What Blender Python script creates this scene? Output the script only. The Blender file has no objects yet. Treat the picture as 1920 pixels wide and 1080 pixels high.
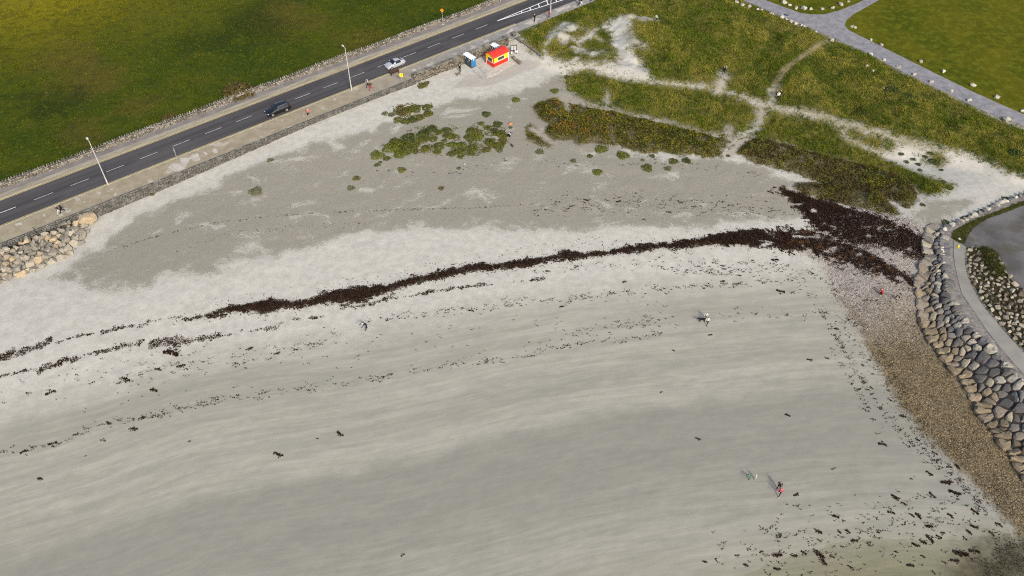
import bpy, bmesh, math, random
import numpy as np
from mathutils import Vector, Matrix
from mathutils.geometry import tessellate_polygon
random.seed(7); RNG = np.random.default_rng(7)
SC = bpy.context.scene; COL = SC.collection
R = math.radians
# ------------------------------------------------------------------ camera, sky, sun, exposure
PITCH = R(46.235); CAM_Z = 91.7; FOC = 1600.0          # surveyed from the lane dashes and the lamp posts
cd = bpy.data.cameras.new('camera'); cd.sensor_width = 36; cd.lens = 30.0; cd.clip_end = 3000; cd.clip_start = 0.5
cam = bpy.data.objects.new('camera', cd); COL.objects.link(cam)
cam.location = (0, 0, CAM_Z); cam.rotation_euler = (math.pi/2 - PITCH, 0, 0); SC.camera = cam
SUN_EL = R(36); SUN_AZ = math.atan2(0.41, -0.91)        # clockwise from +Y: the sun stands behind the camera to the right
w = bpy.data.worlds.new('World'); SC.world = w; w.use_nodes = True
wn = w.node_tree; bg = wn.nodes['Background']
sky = wn.nodes.new('ShaderNodeTexSky'); sky.sky_type = 'NISHITA'; sky.sun_disc = False
sky.sun_elevation = SUN_EL; sky.sun_rotation = SUN_AZ; sky.air_density = 1.0; sky.dust_density = 4.0; sky.ozone_density = 1.0
wn.links.new(sky.outputs[0], bg.inputs[0]); bg.inputs[1].default_value = 0.15
sd_ = bpy.data.lights.new('sun', 'SUN'); sd_.energy = 2.0; sd_.angle = R(8.0); sd_.color = (1.0, 0.965, 0.875)
sun = bpy.data.objects.new('sun', sd_); COL.objects.link(sun)
sdir = Vector((math.cos(SUN_EL)*math.sin(SUN_AZ), math.cos(SUN_EL)*math.cos(SUN_AZ), math.sin(SUN_EL)))
sun.rotation_euler = sdir.to_track_quat('Z', 'Y').to_euler(); sun.location = sdir*200
vs = SC.view_settings; vs.view_transform = 'Standard'; vs.look = 'None'; vs.gamma = 1; vs.use_curve_mapping = False
vs.exposure = 0.41
SC.cycles.use_denoising = False; SC.cycles.filter_width = 1.1
# ------------------------------------------------------------------ small helpers
def mesh_obj(name, verts, faces, m=None, parent=None, smooth=False):
    me = bpy.data.meshes.new(name); me.from_pydata([tuple(v) for v in verts], [], faces); me.update()
    o = bpy.data.objects.new(name, me); COL.objects.link(o)
    if m is not None:
        for k in (m if isinstance(m, (list, tuple)) else [m]): me.materials.append(k)
    if parent is not None: o.parent = parent
    if smooth: me.polygons.foreach_set('use_smooth', [True]*len(me.polygons))
    return o
def tri_obj(name, V, F, m, parent=None, tint=None, quads=False):
    """fast path for the big meshes: V (n,3), F (k,3|4) arrays"""
    me = bpy.data.meshes.new(name); n = F.shape[1]
    me.vertices.add(len(V)); me.vertices.foreach_set('co', np.ascontiguousarray(V, np.float32).ravel())
    me.loops.add(F.size); me.loops.foreach_set('vertex_index', np.ascontiguousarray(F, np.int32).ravel())
    me.polygons.add(len(F)); me.polygons.foreach_set('loop_start', np.arange(0, F.size, n, dtype=np.int32))
    me.update(calc_edges=True); me.validate()
    if tint is not None:
        for k, a in (tint.items() if isinstance(tint, dict) else [('tint', tint)]):
            at = me.attributes.new(k, 'FLOAT', 'POINT'); at.data.foreach_set('value', np.ascontiguousarray(a, np.float32))
    o = bpy.data.objects.new(name, me); COL.objects.link(o); me.materials.append(m)
    if parent is not None: o.parent = parent
    return o
def bm_obj(name, bm, m, parent=None, smooth=False):
    me = bpy.data.meshes.new(name); bm.to_mesh(me); bm.free()
    o = bpy.data.objects.new(name, me); COL.objects.link(o)
    for k in (m if isinstance(m, (list, tuple)) else [m]): me.materials.append(k)
    if parent is not None: o.parent = parent
    if smooth: me.polygons.foreach_set('use_smooth', [True]*len(me.polygons))
    return o
def tag(o, label, cat, group=None):
    o['label'] = label; o['category'] = cat
    if group: o['group'] = group
    return o
def thing(name, label, cat, loc=(0, 0, 0), rz=0, group=None):
    o = bpy.data.objects.new(name, None); o.empty_display_size = .3; COL.objects.link(o)
    o.location = loc; o.rotation_euler = (0, 0, rz); return tag(o, label, cat, group)
def struct(o): o['kind'] = 'structure'; return o
def stuff(o): o['kind'] = 'stuff'; return o
def box(bm, x0, x1, y0, y1, z0, z1, bev=0, mi=0):
    g = bmesh.ops.create_cube(bm, size=1)
    for v in g['verts']: v.co = ((v.co.x+.5)*(x1-x0)+x0, (v.co.y+.5)*(y1-y0)+y0, (v.co.z+.5)*(z1-z0)+z0)
    fs = {f for v in g['verts'] for f in v.link_faces}
    for f in fs: f.material_index = mi
    if bev:
        es = list({e for f in fs for e in f.edges}); bmesh.ops.bevel(bm, geom=es, offset=bev, segments=1, affect='EDGES')
def rod(bm, a, b, r0, r1=None, seg=8):
    a, b = Vector(a), Vector(b); r1 = r0 if r1 is None else r1; d = b-a
    q = d.to_track_quat('Z', 'Y').to_matrix().to_4x4()
    bmesh.ops.create_cone(bm, cap_ends=True, segments=seg, radius1=r0, radius2=r1, depth=d.length, matrix=Matrix.Translation((a+b)/2) @ q)
def BX(name, dims, m, parent, bev=0):
    bm = bmesh.new(); box(bm, *dims, bev=bev); return bm_obj(name, bm, m, parent)
# ------------------------------------------------------------------ numpy noise and geometry
def _hash(i, j, s):
    h = (i.astype(np.int64)*374761393 + j.astype(np.int64)*668265263 + s*974634777) & 0xffffffff
    h = ((h ^ (h >> 13))*1274126177) & 0xffffffff
    return ((h ^ (h >> 16)) & 0xffff)/65535.0
def vnoise(x, y, s=0):
    x = np.asarray(x, float); y = np.asarray(y, float); i = np.floor(x); j = np.floor(y); u = x-i; v = y-j
    u = u*u*(3-2*u); v = v*v*(3-2*v); i = i.astype(int); j = j.astype(int)
    return (_hash(i, j, s)*(1-u)+_hash(i+1, j, s)*u)*(1-v) + (_hash(i, j+1, s)*(1-u)+_hash(i+1, j+1, s)*u)*v
def fbm(x, y, s=0, o=4):
    t = 0; a = .5; n = 0
    for k in range(o): t = t + a*vnoise(x*2**k, y*2**k, s+k); n += a; a *= .5
    return t/n
def sstep(t): t = np.clip(t, 0, 1); return t*t*(3-2*t)
BIG = 14.0
def sdpoly(x, y, poly):
    """signed distance, positive inside, clipped to +-BIG"""
    x = np.asarray(x, float); y = np.asarray(y, float); sh = x.shape; x = x.ravel(); y = y.ravel()
    out = np.full(x.shape, -BIG); P_ = np.asarray(poly, float)
    lo = P_.min(0)-BIG; hi = P_.max(0)+BIG
    k = (x > lo[0]) & (x < hi[0]) & (y > lo[1]) & (y < hi[1])
    if k.any():
        px = x[k]; py = y[k]; d2 = np.full(px.shape, BIG**2); ins = np.zeros(px.shape, bool)
        for a, b in zip(P_, np.roll(P_, -1, 0)):
            e = b-a; L = e@e+1e-12; t = np.clip(((px-a[0])*e[0]+(py-a[1])*e[1])/L, 0, 1)
            d2 = np.minimum(d2, (px-a[0]-t*e[0])**2+(py-a[1]-t*e[1])**2)
            c = (a[1] > py) != (b[1] > py)
            if a[1] != b[1]: ins ^= c & (px < (b[0]-a[0])*(py-a[1])/(b[1]-a[1])+a[0])
        out[k] = np.where(ins, 1, -1)*np.sqrt(d2)
    return out.reshape(sh)
def dline(x, y, pts):
    """distance to a polyline, clipped"""
    x = np.asarray(x, float); y = np.asarray(y, float); d2 = np.full(x.shape, 1e6); P_ = np.asarray(pts, float)
    for a, b in zip(P_[:-1], P_[1:]):
        e = b-a; L = e@e+1e-12; t = np.clip(((x-a[0])*e[0]+(y-a[1])*e[1])/L, 0, 1)
        d2 = np.minimum(d2, (x-a[0]-t*e[0])**2+(y-a[1]-t*e[1])**2)
    return np.sqrt(d2)
# ------------------------------------------------------------------ survey: road frame and ground heights
RO = np.array([-83.64, 104.25]); RH = R(37.634); RT = np.array([math.cos(RH), math.sin(RH)]); RN = np.array([-RT[1], RT[0]])
def rd(s, n, z=0.0): p = RO+RT*s+RN*n; return (p[0], p[1], z)
def to_sn(x, y): dx = x-RO[0]; dy = y-RO[1]; return dx*RT[0]+dy*RT[1], dx*RN[0]+dy*RN[1]
CP, SP = math.cos(PITCH), math.sin(PITCH)
def onz(u, v, z):
    """point on the level z that the survey picture shows at (u, v)"""
    a = (np.asarray(u, float)-960)/FOC; b = (np.asarray(v, float)-540)/FOC
    t = (z-CAM_Z)/(-SP-b*CP); return np.stack([a*t, (CP-b*SP)*t], -1)
def G(pts, H, dz=0.0):
    """survey-picture points -> (n,3) points on the ground surface H"""
    pts = np.asarray(pts, float).reshape(-1, 2); z = np.full(len(pts), -1.5)
    for _ in range(14):
        X = onz(pts[:, 0], pts[:, 1], z); z = .35*z+.65*H(X[:, 0], X[:, 1])
    X = onz(pts[:, 0], pts[:, 1], z); return np.c_[X, H(X[:, 0], X[:, 1])+dz]
WZ_S = [-80, 5, 20, 30, 42, 52, 66, 75, 88, 100, 260]; WZ = [-1.7, -1.7, -1.5, -1.3, -.95, -.65, -.65, -.9, -1.0, -1.0, -1.0]
def H_beach(x, y):
    s, n = to_sn(x, y); d = np.clip(-(n+7.75), 0, 400); k = sstep(d/25)
    return np.interp(s, WZ_S, WZ)*(1-k)+(-1.0)*k-.025*d
UPLAND = onz(*np.array([(962,72),(1016,109),(1060,118),(1150,135),(1215,147),(1290,157),(1360,170),(1440,203),(1500,216),(1600,243),(1700,265),(1790,288),(1850,302),(1900,326),(2000,340),(2500,300),(2500,-250),(1130,-250),(1100,2),(1035,30),(975,60)], float).T, -.2)
WATER = G([(1330,1100),(1400,1076),(1480,1044),(1560,1020),(1640,1010),(1720,1014),(1790,1015),(1850,1007),(1900,1010),(1960,1020),(2100,1150),(1300,1150)], H_beach)[:, :2]
Z_SEA = float(G([(1480,1044)], H_beach)[0, 2])
PATHPX = [(1395,-2),(1440,20),(1500,47),(1560,75),(1640,108),(1700,140),(1760,165),(1830,200),(1890,228),(1930,247),(2100,325)]
PATH_LOW = onz(*np.array([(1330,-32),(1395,2),(1440,21),(1500,46),(1555,69),(1620,98),(1690,135),(1770,174),(1850,212),(1920,238),(2050,295)], float).T, 0)
PATH_UP = onz(*np.array([(1365,-42),(1420,-4),(1440,3),(1480,18),(1500,25),(1518,28),(1545,28),(1575,20),(1610,6),(1640,-10),(1700,-45)], float).T, 0)
PATH_UP2 = onz(*np.array([(1760,-45),(1700,-25),(1650,0),(1625,14),(1600,28),(1586,40),(1584,50),(1592,58),(1640,82),(1700,112),(1760,142),(1830,176),(1920,216),(2060,276)], float).T, 0)
PATHPOLY = np.vstack([PATH_LOW, PATH_UP2[::-1], PATH_UP[::-1]])
LAWN = np.vstack([PATH_LOW, onz(np.array([2600., 2600, 1300]), np.array([300., -250, -250]), 0)])
ZC = -.7
WTOP = onz(*np.array([(1764,436),(1778,424),(1800,416),(1830,402),(1860,388),(1890,375),(1930,362),(2020,335)], float).T, ZC)
TOETOP = onz(*np.array([(1752,431),(1746,445),(1743,462),(1741,487),(1734,512)], float).T, ZC-.8)
def H1(x, y):
    z = H_beach(x, y); s, n = to_sn(x, y)
    z = z+np.maximum(ZC-.35-z, 0)*sstep(1.25-dline(x, y, WTOP)/16); z = z+np.maximum(ZC-.75-z, 0)*sstep(1.2-dline(x, y, TOETOP)/12)
    sw = sdpoly(x, y, WATER); k = sstep((sw+9)/9); z = z*(1-k)+(Z_SEA-.035*sw)*k
    up = sdpoly(x, y, UPLAND); ku = sstep((up+3.0)/5.5)
    flat = np.minimum(sdpoly(x, y, LAWN), BIG); kf = sstep((-flat-.5)/6)
    hum = (fbm(x*.16, y*.16, 3, 3)-.42)*2.6+(fbm(x*.5, y*.5, 9, 3)-.5)*.7
    z = z*(1-ku)+(.10+hum*kf*sstep(up/5)*sstep((-n-6.4)/5))*ku
    return np.where(n > -6.15, np.minimum(z, -.4), np.where(n > -7.6, np.where(s > 100.6, np.minimum(z, .16), np.minimum(z, -.4)), z))
# vegetation outlines on the survey picture
VEG_UP = [(972,64),(1000,52),(1035,32),(1080,14),(1112,0),(1200,-60),(1330,-60),(1395,0),(1440,20),(1500,47),(1560,72),(1640,106),(1700,140),(1760,168),(1830,205),(1890,232),(1930,248),(2100,330),(1990,345),(1925,330),(1890,322),(1850,300),(1790,281),(1700,260),(1600,239),(1500,213),(1470,205),(1450,195),(1415,184),(1370,171),(1320,160),(1270,154),(1240,154),(1222,146),(1214,128),(1200,112),(1190,98),(1185,75),(1184,45),(1183,32),(1165,27),(1146,34),(1130,46),(1105,58),(1098,64),(1092,55),(1075,44),(1058,40),(1048,48),(1030,62),(1022,80),(1018,95),(1016,104),(995,92)]
VEG_HUM = [[(1018,88),(1040,70),(1058,80),(1060,95),(1045,105),(1030,102)],[(1050,100),(1062,88),(1078,92),(1085,102),(1070,112),(1055,108)],[(1085,85),(1100,76),(1120,72),(1142,80),(1143,92),(1125,96),(1100,92)],[(1112,60),(1128,54),(1142,60),(1146,72),(1138,76),(1120,70)],[(1086,108),(1096,98),(1102,108),(1095,118),(1085,114)],[(1120,105),(1138,100),(1142,112),(1128,118),(1118,114)],[(1125,90),(1142,88),(1156,94),(1154,102),(1138,98)],[(1068,65),(1085,62),(1095,68),(1080,72)]]
VEG_A = [(1060,150),(1072,136),(1110,132),(1135,142),(1165,149),(1210,154),(1260,160),(1330,165),(1370,175),(1405,191),(1428,206),(1422,235),(1372,254),(1300,243),(1240,229),(1190,215),(1140,202),(1105,190),(1080,178),(1066,165)]
VEG_B = [(998,200),(1010,192),(1030,186),(1052,182),(1062,186),(1080,194),(1100,200),(1150,205),(1240,229),(1340,254),(1380,260),(1352,282),(1350,294),(1320,296),(1300,288),(1280,292),(1262,290),(1240,284),(1215,290),(1190,284),(1165,274),(1140,272),(1110,268),(1085,272),(1072,262),(1040,264),(1020,250),(1030,232),(1012,222)]
VEG_B2 = [(984,238),(995,232),(1004,240),(1016,256),(1034,270),(1030,278),(1010,270),(988,262)]
VEG_C = [(1366,278),(1385,263),(1402,257),(1440,262),(1480,272),(1530,286),(1580,299),(1640,313),(1690,330),(1716,347),(1721,372),(1714,385),(1695,388),(1680,380),(1660,372),(1690,402),(1672,405),(1640,396),(1600,388),(1560,378),(1525,370),(1500,362),(1484,350),(1492,343),(1512,344),(1540,345),(1510,332),(1490,325),(1462,318),(1440,312),(1410,304),(1385,290)]
VEG_D = [(1428,214),(1445,205),(1490,209),(1540,222),(1572,238),(1590,262),(1640,286),(1690,312),(1740,332),(1784,346),(1782,352),(1745,366),(1722,364),(1712,348),(1690,334),(1640,316),(1590,304),(1530,290),(1480,272),(1440,262),(1404,256),(1428,236)]
VEG_E = [(1568,229),(1600,238),(1650,256),(1690,268),(1672,284),(1645,282),(1615,272),(1590,258)]
VEG_F = [(1735,302),(1750,285),(1770,292),(1776,305),(1760,312)]
def L2(H, l): return G(l, H)[:, :2]
P_UP = L2(H1, VEG_UP); P_HUM = [L2(H1, v) for v in VEG_HUM]
P_A, P_B, P_B2, P_C, P_D, P_E, P_F = [L2(H1, v) for v in (VEG_A, VEG_B, VEG_B2, VEG_C, VEG_D, VEG_E, VEG_F)]
TRACKS = [([(1180,30),(1200,33),(1228,36)], .8), ([(1176,60),(1190,75),(1207,88)], .5), ([(1351,168),(1354,150),(1357,138)], .75), ([(1443,196),(1448,180),(1452,166)], .6), ([(1418,240),(1425,222),(1429,206)], .55), ([(1056,183),(1080,189)], 1.1), ([(1080,189),(1110,197),(1140,204)], .7), ([(1140,204),(1250,230),(1340,254),(1385,260)], .3), ([(1366,290),(1388,266),(1412,254)], .45), ([(1470,204),(1560,222),(1640,247),(1760,281)], .38), ([(1000,243),(1018,256),(1034,268)], .5), ([(1138,172),(1139,200)], .3), ([(1062,192),(1066,205)], .3), ([(1368,240),(1370,262)], .5)]
P_TR = [(L2(H1, p), w_) for p, w_ in TRACKS]
MOTTLE = L2(H1, [(1028,88),(1050,58),(1085,50),(1110,66),(1130,56),(1146,68),(1150,90),(1160,108),(1150,120),(1120,118),(1040,112)])
DRYTR = L2(H1, [(1452,166),(1458,150),(1472,130),(1495,112),(1530,88),(1555,72)])
def veg(x, y):
    """signed distance (m) into each vegetation kind: upland grass, foredune grass, foredune scrub"""
    tr = np.full(np.shape(x), -BIG)
    for p, w_ in P_TR: tr = np.maximum(tr, w_+.25-dline(x, y, p))
    up = sdpoly(x, y, P_UP)
    for p in P_HUM: up = np.maximum(up, sdpoly(x, y, p))
    up = np.maximum(up, np.minimum(sdpoly(x, y, MOTTLE)*.8, (fbm(x*.55, y*.55, 25, 4)-.555)*7))
    gr = np.maximum(np.maximum(sdpoly(x, y, P_A), sdpoly(x, y, P_D)), np.maximum(sdpoly(x, y, P_E), sdpoly(x, y, P_F)))
    sc = np.maximum(np.maximum(sdpoly(x, y, P_B), sdpoly(x, y, P_B2)), sdpoly(x, y, P_C))
    return np.minimum(up, -tr), np.minimum(gr, -tr), np.minimum(sc, -tr)
def H(x, y):
    z = H1(x, y); u, g, s = veg(x, y)
    return z+.28*sstep(u/2)*(fbm(x*.8, y*.8, 23, 3)-.35)+.35*sstep(g/2.2)*(.5+fbm(x*.8, y*.8, 24, 3))+.55*sstep(s/2.0)*(.6+.8*fbm(x*.45, y*.45, 21, 3))
def at(u, v, dz=0.0): return Vector(G([(u, v)], H, dz)[0])
# ------------------------------------------------------------------ shader helper
class M:
    def __init__(s, name, rough=.9, spec=.2):
        s.m = bpy.data.materials.new(name); s.m.use_nodes = True; s.t = s.m.node_tree; s.b = s.t.nodes['Principled BSDF']
        s.b.inputs['Roughness'].default_value = rough; s.b.inputs['Specular IOR Level'].default_value = spec
    def nd(s, ty): return s.t.nodes.new(ty)
    def put(s, sock, v):
        if isinstance(v, bpy.types.NodeSocket): s.t.links.new(v, sock)
        elif isinstance(v, tuple) and len(v) == 3: sock.default_value = (*v, 1) if sock.type == 'RGBA' else v
        else: sock.default_value = v
    def pos(s): return s.nd('ShaderNodeNewGeometry').outputs['Position']
    def obj(s): return s.nd('ShaderNodeTexCoord').outputs['Object']
    def isl(s): return s.nd('ShaderNodeNewGeometry').outputs['Random Per Island']
    def orand(s): return s.nd('ShaderNodeObjectInfo').outputs['Random']
    def attr(s, n): a = s.nd('ShaderNodeAttribute'); a.attribute_name = n; return a.outputs['Fac']
    def noise(s, sc, det=4, vec=None, rough=.55, dist=0.):
        n = s.nd('ShaderNodeTexNoise'); n.inputs['Scale'].default_value = sc; n.inputs['Detail'].default_value = det
        n.inputs['Roughness'].default_value = rough; n.inputs['Distortion'].default_value = dist
        s.put(n.inputs['Vector'], vec if vec is not None else s.pos()); return n.outputs['Fac']
    def voro(s, sc, vec=None, out='Color'):
        n = s.nd('ShaderNodeTexVoronoi'); n.inputs['Scale'].default_value = sc; s.put(n.inputs['Vector'], vec if vec is not None else s.pos()); return n.outputs[out]
    def math(s, op, a, b=0., c=None):
        n = s.nd('ShaderNodeMath'); n.operation = op; s.put(n.inputs[0], a); s.put(n.inputs[1], b)
        if c is not None: s.put(n.inputs[2], c)
        return n.outputs[0]
    def add(s, a, b): return s.math('ADD', a, b)
    def mul(s, a, b): return s.math('MULTIPLY', a, b)
    def ma(s, x, k, c): return s.math('MULTIPLY_ADD', x, k, c)
    def map(s, x, a, b, lo=0., hi=1.):
        n = s.nd('ShaderNodeMapRange'); n.interpolation_type = 'SMOOTHSTEP'; s.put(n.inputs[0], x)
        for i, v in enumerate((a, b, lo, hi)): n.inputs[i+1].default_value = v
        return n.outputs[0]
    def mix(s, f, a, b, mode='MIX'):
        n = s.nd('ShaderNodeMix'); n.data_type = 'RGBA'; n.blend_type = mode; s.put(n.inputs[0], f); s.put(n.inputs[6], a); s.put(n.inputs[7], b); return n.outputs[2]
    def comb(s, x, y, z=0.): n = s.nd('ShaderNodeCombineXYZ'); s.put(n.inputs[0], x); s.put(n.inputs[1], y); s.put(n.inputs[2], z); return n.outputs[0]
    def bump(s, h, st=.5, dist=.1):
        n = s.nd('ShaderNodeBump'); n.inputs['Strength'].default_value = st; n.inputs['Distance'].default_value = dist; s.put(n.inputs['Height'], h); s.t.links.new(n.outputs[0], s.b.inputs['Normal'])
    def col(s, v): s.put(s.b.inputs['Base Color'], v); return s.m
def paint(name, c, rough=.5, spec=.4, var=.12, sc=3., metal=0.):
    m = M(name, rough, spec); d = tuple(x*(1-var*1.5) for x in c); l = tuple(min(1, x*(1+var)) for x in c)
    m.b.inputs['Metallic'].default_value = metal
    return m.col(m.mix(m.map(m.noise(sc, 5), .3, .7), d, l))
# ------------------------------------------------------------------ terrain
WRACK = L2(H1, [(-300,762),(-150,728),(0,688),(150,652),(350,594),(500,571),(640,553),(760,530),(900,500),(1060,477),(1200,463),(1350,450),(1500,440),(1700,430),(1900,420)])
GREY = L2(H1, [(96,522),(150,478),(200,442),(260,406),(330,372),(400,346),(470,312),(530,284),(600,264),(660,248),(720,234),(770,222),(820,196),(870,184),(930,176),(990,164),(1030,140),(1060,130),(1080,175),(1150,205),(1100,240),(1180,285),(1290,296),(1370,296),(1440,315),(1490,340),(1500,372),(1522,404),(1440,422),(1300,424),(1200,429),(1080,432),(950,430),(860,432),(790,426),(740,430),(690,432),(650,446),(560,474),(470,495),(400,512),(300,526),(240,541),(150,544)])
GREY2 = L2(H1, [(1700,395),(1730,380),(1800,372),(1840,366),(1830,390),(1780,412),(1752,426),(1720,410)])
SHING = L2(H1, [(1540,497),(1500,470),(1520,440),(1560,405),(1620,392),(1690,408),(1735,420),(1756,436),(1746,470),(1742,500),(1733,545),(1733,600),(1755,650),(1800,712),(1850,790),(1900,850),(1960,920),(1960,1040),(1925,1020),(1895,985),(1850,930),(1790,872),(1740,822),(1690,764),(1650,692),(1610,622),(1570,562)])
SCUFF = L2(H1, [(1000,160),(1100,115),(1150,120),(1230,145),(1200,155),(1120,130),(1060,135),(1050,180),(1010,230),(1000,330),(960,345),(950,260),(975,190)])
KELP = L2(H1, [(1815,1030),(1840,1012),(1880,1005),(1930,1000),(2000,1010),(2000,1120),(1760,1120),(1790,1070)])
WEEDZ = L2(H1, [(1080,350),(1180,340),(1300,350),(1420,345),(1480,365),(1520,405),(1440,420),(1250,425),(1100,410),(1000,390)])
CONC = L2(H1, [(846,166),(875,141),(930,140),(962,112),(990,112),(1020,120),(980,135),(925,160)])
W1 = L2(H1, [(340,599),(380,590),(433,573),(470,568),(500,561),(527,560),(560,563),(583,560),(610,550),(633,543),(670,537),(700,535),(760,523),(800,514),(840,503),(870,497),(905,490),(930,494),(960,490),(1000,483),(1040,478),(1060,468),(1100,474),(1140,468),(1180,460),(1230,455),(1280,450),(1310,446),(1340,438),(1380,432),(1420,428),(1450,432),(1490,430),(1540,434),(1600,460),(1650,482),(1700,516),(1734,541),(1710,541),(1670,528),(1620,508),(1580,498),(1540,486),(1500,472),(1440,467),(1400,463),(1350,461),(1320,460),(1280,467),(1230,468),(1200,476),(1150,478),(1100,484),(1070,490),(1040,487),(980,504),(940,505),(910,511),(880,510),(850,520),(800,528),(760,540),(720,552),(700,558),(680,566),(670,573),(662,566),(640,569),(600,572),(560,578),(530,581),(495,590),(460,586),(433,588),(400,595),(380,598)])
W2 = L2(H1, [(1464,353),(1476,358),(1495,362),(1520,370),(1560,382),(1610,396),(1650,406),(1700,428),(1735,447),(1746,462),(1742,488),(1715,486),(1680,472),(1640,458),(1600,462),(1560,445),(1535,432),(1515,408),(1498,390),(1480,372)])
BROKEN = [([(0,673),(12,668),(25,660)], 1.0), ([(28,664),(60,655),(82,648),(92,640)], .8), ([(95,645),(140,632),(190,622)], .35), ([(190,628),(205,620),(230,614),(272,608)], .6), ([(275,604),(310,598),(345,594)], .35), ([(0,706),(40,697),(70,692)], .45), ([(78,693),(100,687),(112,680)], .8), ([(122,675),(140,672)], .8), ([(150,670),(190,658),(215,654)], .45), ([(218,652),(262,644)], .75), ([(290,645),(310,640),(330,645)], 1.1), ([(333,635),(350,640),(370,636),(410,630)], .8), ([(410,632),(450,622),(490,617)], .3), ([(500,615),(520,614),(528,605)], .55), ([(530,600),(570,599),(605,593)], .3), ([(640,579),(690,572),(723,562),(740,550)], .45), ([(723,560),(770,556),(800,549)], .3), ([(800,549),(830,543),(870,537),(915,534)], .5), ([(915,535),(960,529),(1020,523)], .35), ([(655,573),(640,572)], .5)]
P_BR = [(L2(H1, p), w_) for p, w_ in BROKEN]
def track_sd(x, y):
    t = np.full(np.shape(x), -BIG)
    for p, w_ in P_TR: t = np.maximum(t, w_+.5-dline(x, y, p))
    return np.maximum(t, np.minimum(sdpoly(x, y, MOTTLE), .0))
def weed_hole(x, y): return (.665-fbm(x*.55+.9*vnoise(x*.3, y*.3, 121), y*1.0, 120, 5))*9
def weed_sd(x, y):
    m_ = np.maximum(sdpoly(x, y, W1)-sstep((x-40)/8)*.45, sdpoly(x, y, W2)+.35)
    m_ = np.minimum(m_, np.where(x > 36, weed_hole(x, y), BIG))
    for p, w_ in P_BR: m_ = np.maximum(m_, w_*.7-dline(x, y, p)-.35)
    return m_
def hw(y): return 41+.42*y
ys = np.concatenate([[-160,-60,-10,20,33], np.linspace(41, 188, 500), [196,210,240,320,500,900]])
ss = np.concatenate([[-9,-4,-2,-1.4], np.linspace(-1.08, 1.08, 640), [1.4,2,4,9]])
YY, SS = np.meshgrid(ys, ss, indexing='ij'); XX = SS*hw(np.maximum(YY, 0)); fx, fy = XX.ravel(), YY.ravel()
ZZ = H(fx, fy); vu, vg, vsb = veg(fx, fy)
ZZ += np.where(np.maximum(np.maximum(vu, vg), vsb) < 0, (fbm(fx*.35, fy*.35, 5, 3)-.5)*.12, 0)*(to_sn(fx, fy)[1] < -8.5)*(sdpoly(fx, fy, LAWN) < -1)
ny, nx = YY.shape; I = np.arange(ny*nx).reshape(ny, nx)
F = np.stack([I[:-1, :-1], I[:-1, 1:], I[1:, 1:], I[1:, :-1]], -1).reshape(-1, 4)
s_, n_ = to_sn(fx, fy)
tide_d = dline(fx, fy, WRACK)
wl = WRACK; yw = np.interp(fx, wl[:, 0], wl[:, 1]); tide = np.where(fy < yw, tide_d, -tide_d)
grey = np.maximum(sdpoly(fx, fy, GREY), sdpoly(fx, fy, GREY2))
ATT = dict(grey=grey, grass=np.maximum(np.maximum(vu, vg), np.minimum(sdpoly(fx, fy, LAWN)*1.0, BIG)), scrub=vsb, tide=tide, along=fx+.25*fy, shingle=sdpoly(fx, fy, SHING), scuff=sdpoly(fx, fy, SCUFF), weedy=sdpoly(fx, fy, WEEDZ), kelp=sdpoly(fx, fy, KELP), site=sdpoly(fx, fy, CONC), water=sdpoly(fx, fy, WATER), weed=weed_sd(fx, fy), track=track_sd(fx, fy), dry=.9-dline(fx, fy, DRYTR), lawn=sdpoly(fx, fy, LAWN))
g = M('beach_ground', .95, .04)
n05, n2, n7, n20 = g.noise(.22, 5), g.noise(.9, 6), g.noise(4.5, 5), g.noise(16, 4)
cen = lambda n, k: g.ma(n, k, -.5*k)
td, al = g.attr('tide'), g.attr('along')
sv = g.comb(g.mul(td, .85), g.mul(al, .05)); st1 = g.noise(1., 8, sv, .66, .9)
sv2 = g.comb(g.mul(td, 1.6), g.mul(al, .2)); st2 = g.noise(1., 5, sv2, .6, .3)
dryc = g.mix(g.map(n2, .25, .75), (.395, .378, .33), (.485, .468, .413))
greyc = g.mix(g.map(n7, .3, .7), (.228, .212, .172), (.278, .26, .214))
gm = g.map(g.add(g.add(g.attr('grey'), cen(n05, 7.)), g.add(cen(n2, 3.2), g.add(cen(n7, 5.), cen(n20, 3.)))), -.3, 1.1)
patch = g.map(g.add(g.mul(g.noise(.33, 6, g.comb(g.mul(td, .8), g.mul(al, .45)), .66, .5), 1.), g.add(g.mul(n7, .3), g.mul(n20, .2))), 0.795, .93)
gm = g.mul(gm, g.ma(patch, -.75, 1.))
grain = g.map(g.add(g.noise(7., 3), g.mul(n20, .4)), .45, .95, .94, 1.05); dryc = g.mix(1., dryc, g.comb(grain, grain, grain), 'MULTIPLY'); greyc = g.mix(1., greyc, g.comb(grain, grain, grain), 'MULTIPLY')
c = g.mix(gm, dryc, greyc)
sc1 = g.map(g.add(g.attr('scuff'), g.add(cen(n2, 5), cen(n7, 3))), -.5, 1.5)
c = g.mix(g.mul(sc1, g.map(g.add(n7, g.mul(n20, .6)), .74, .95, 0., .7)), c, (.25, .23, .185))
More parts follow.
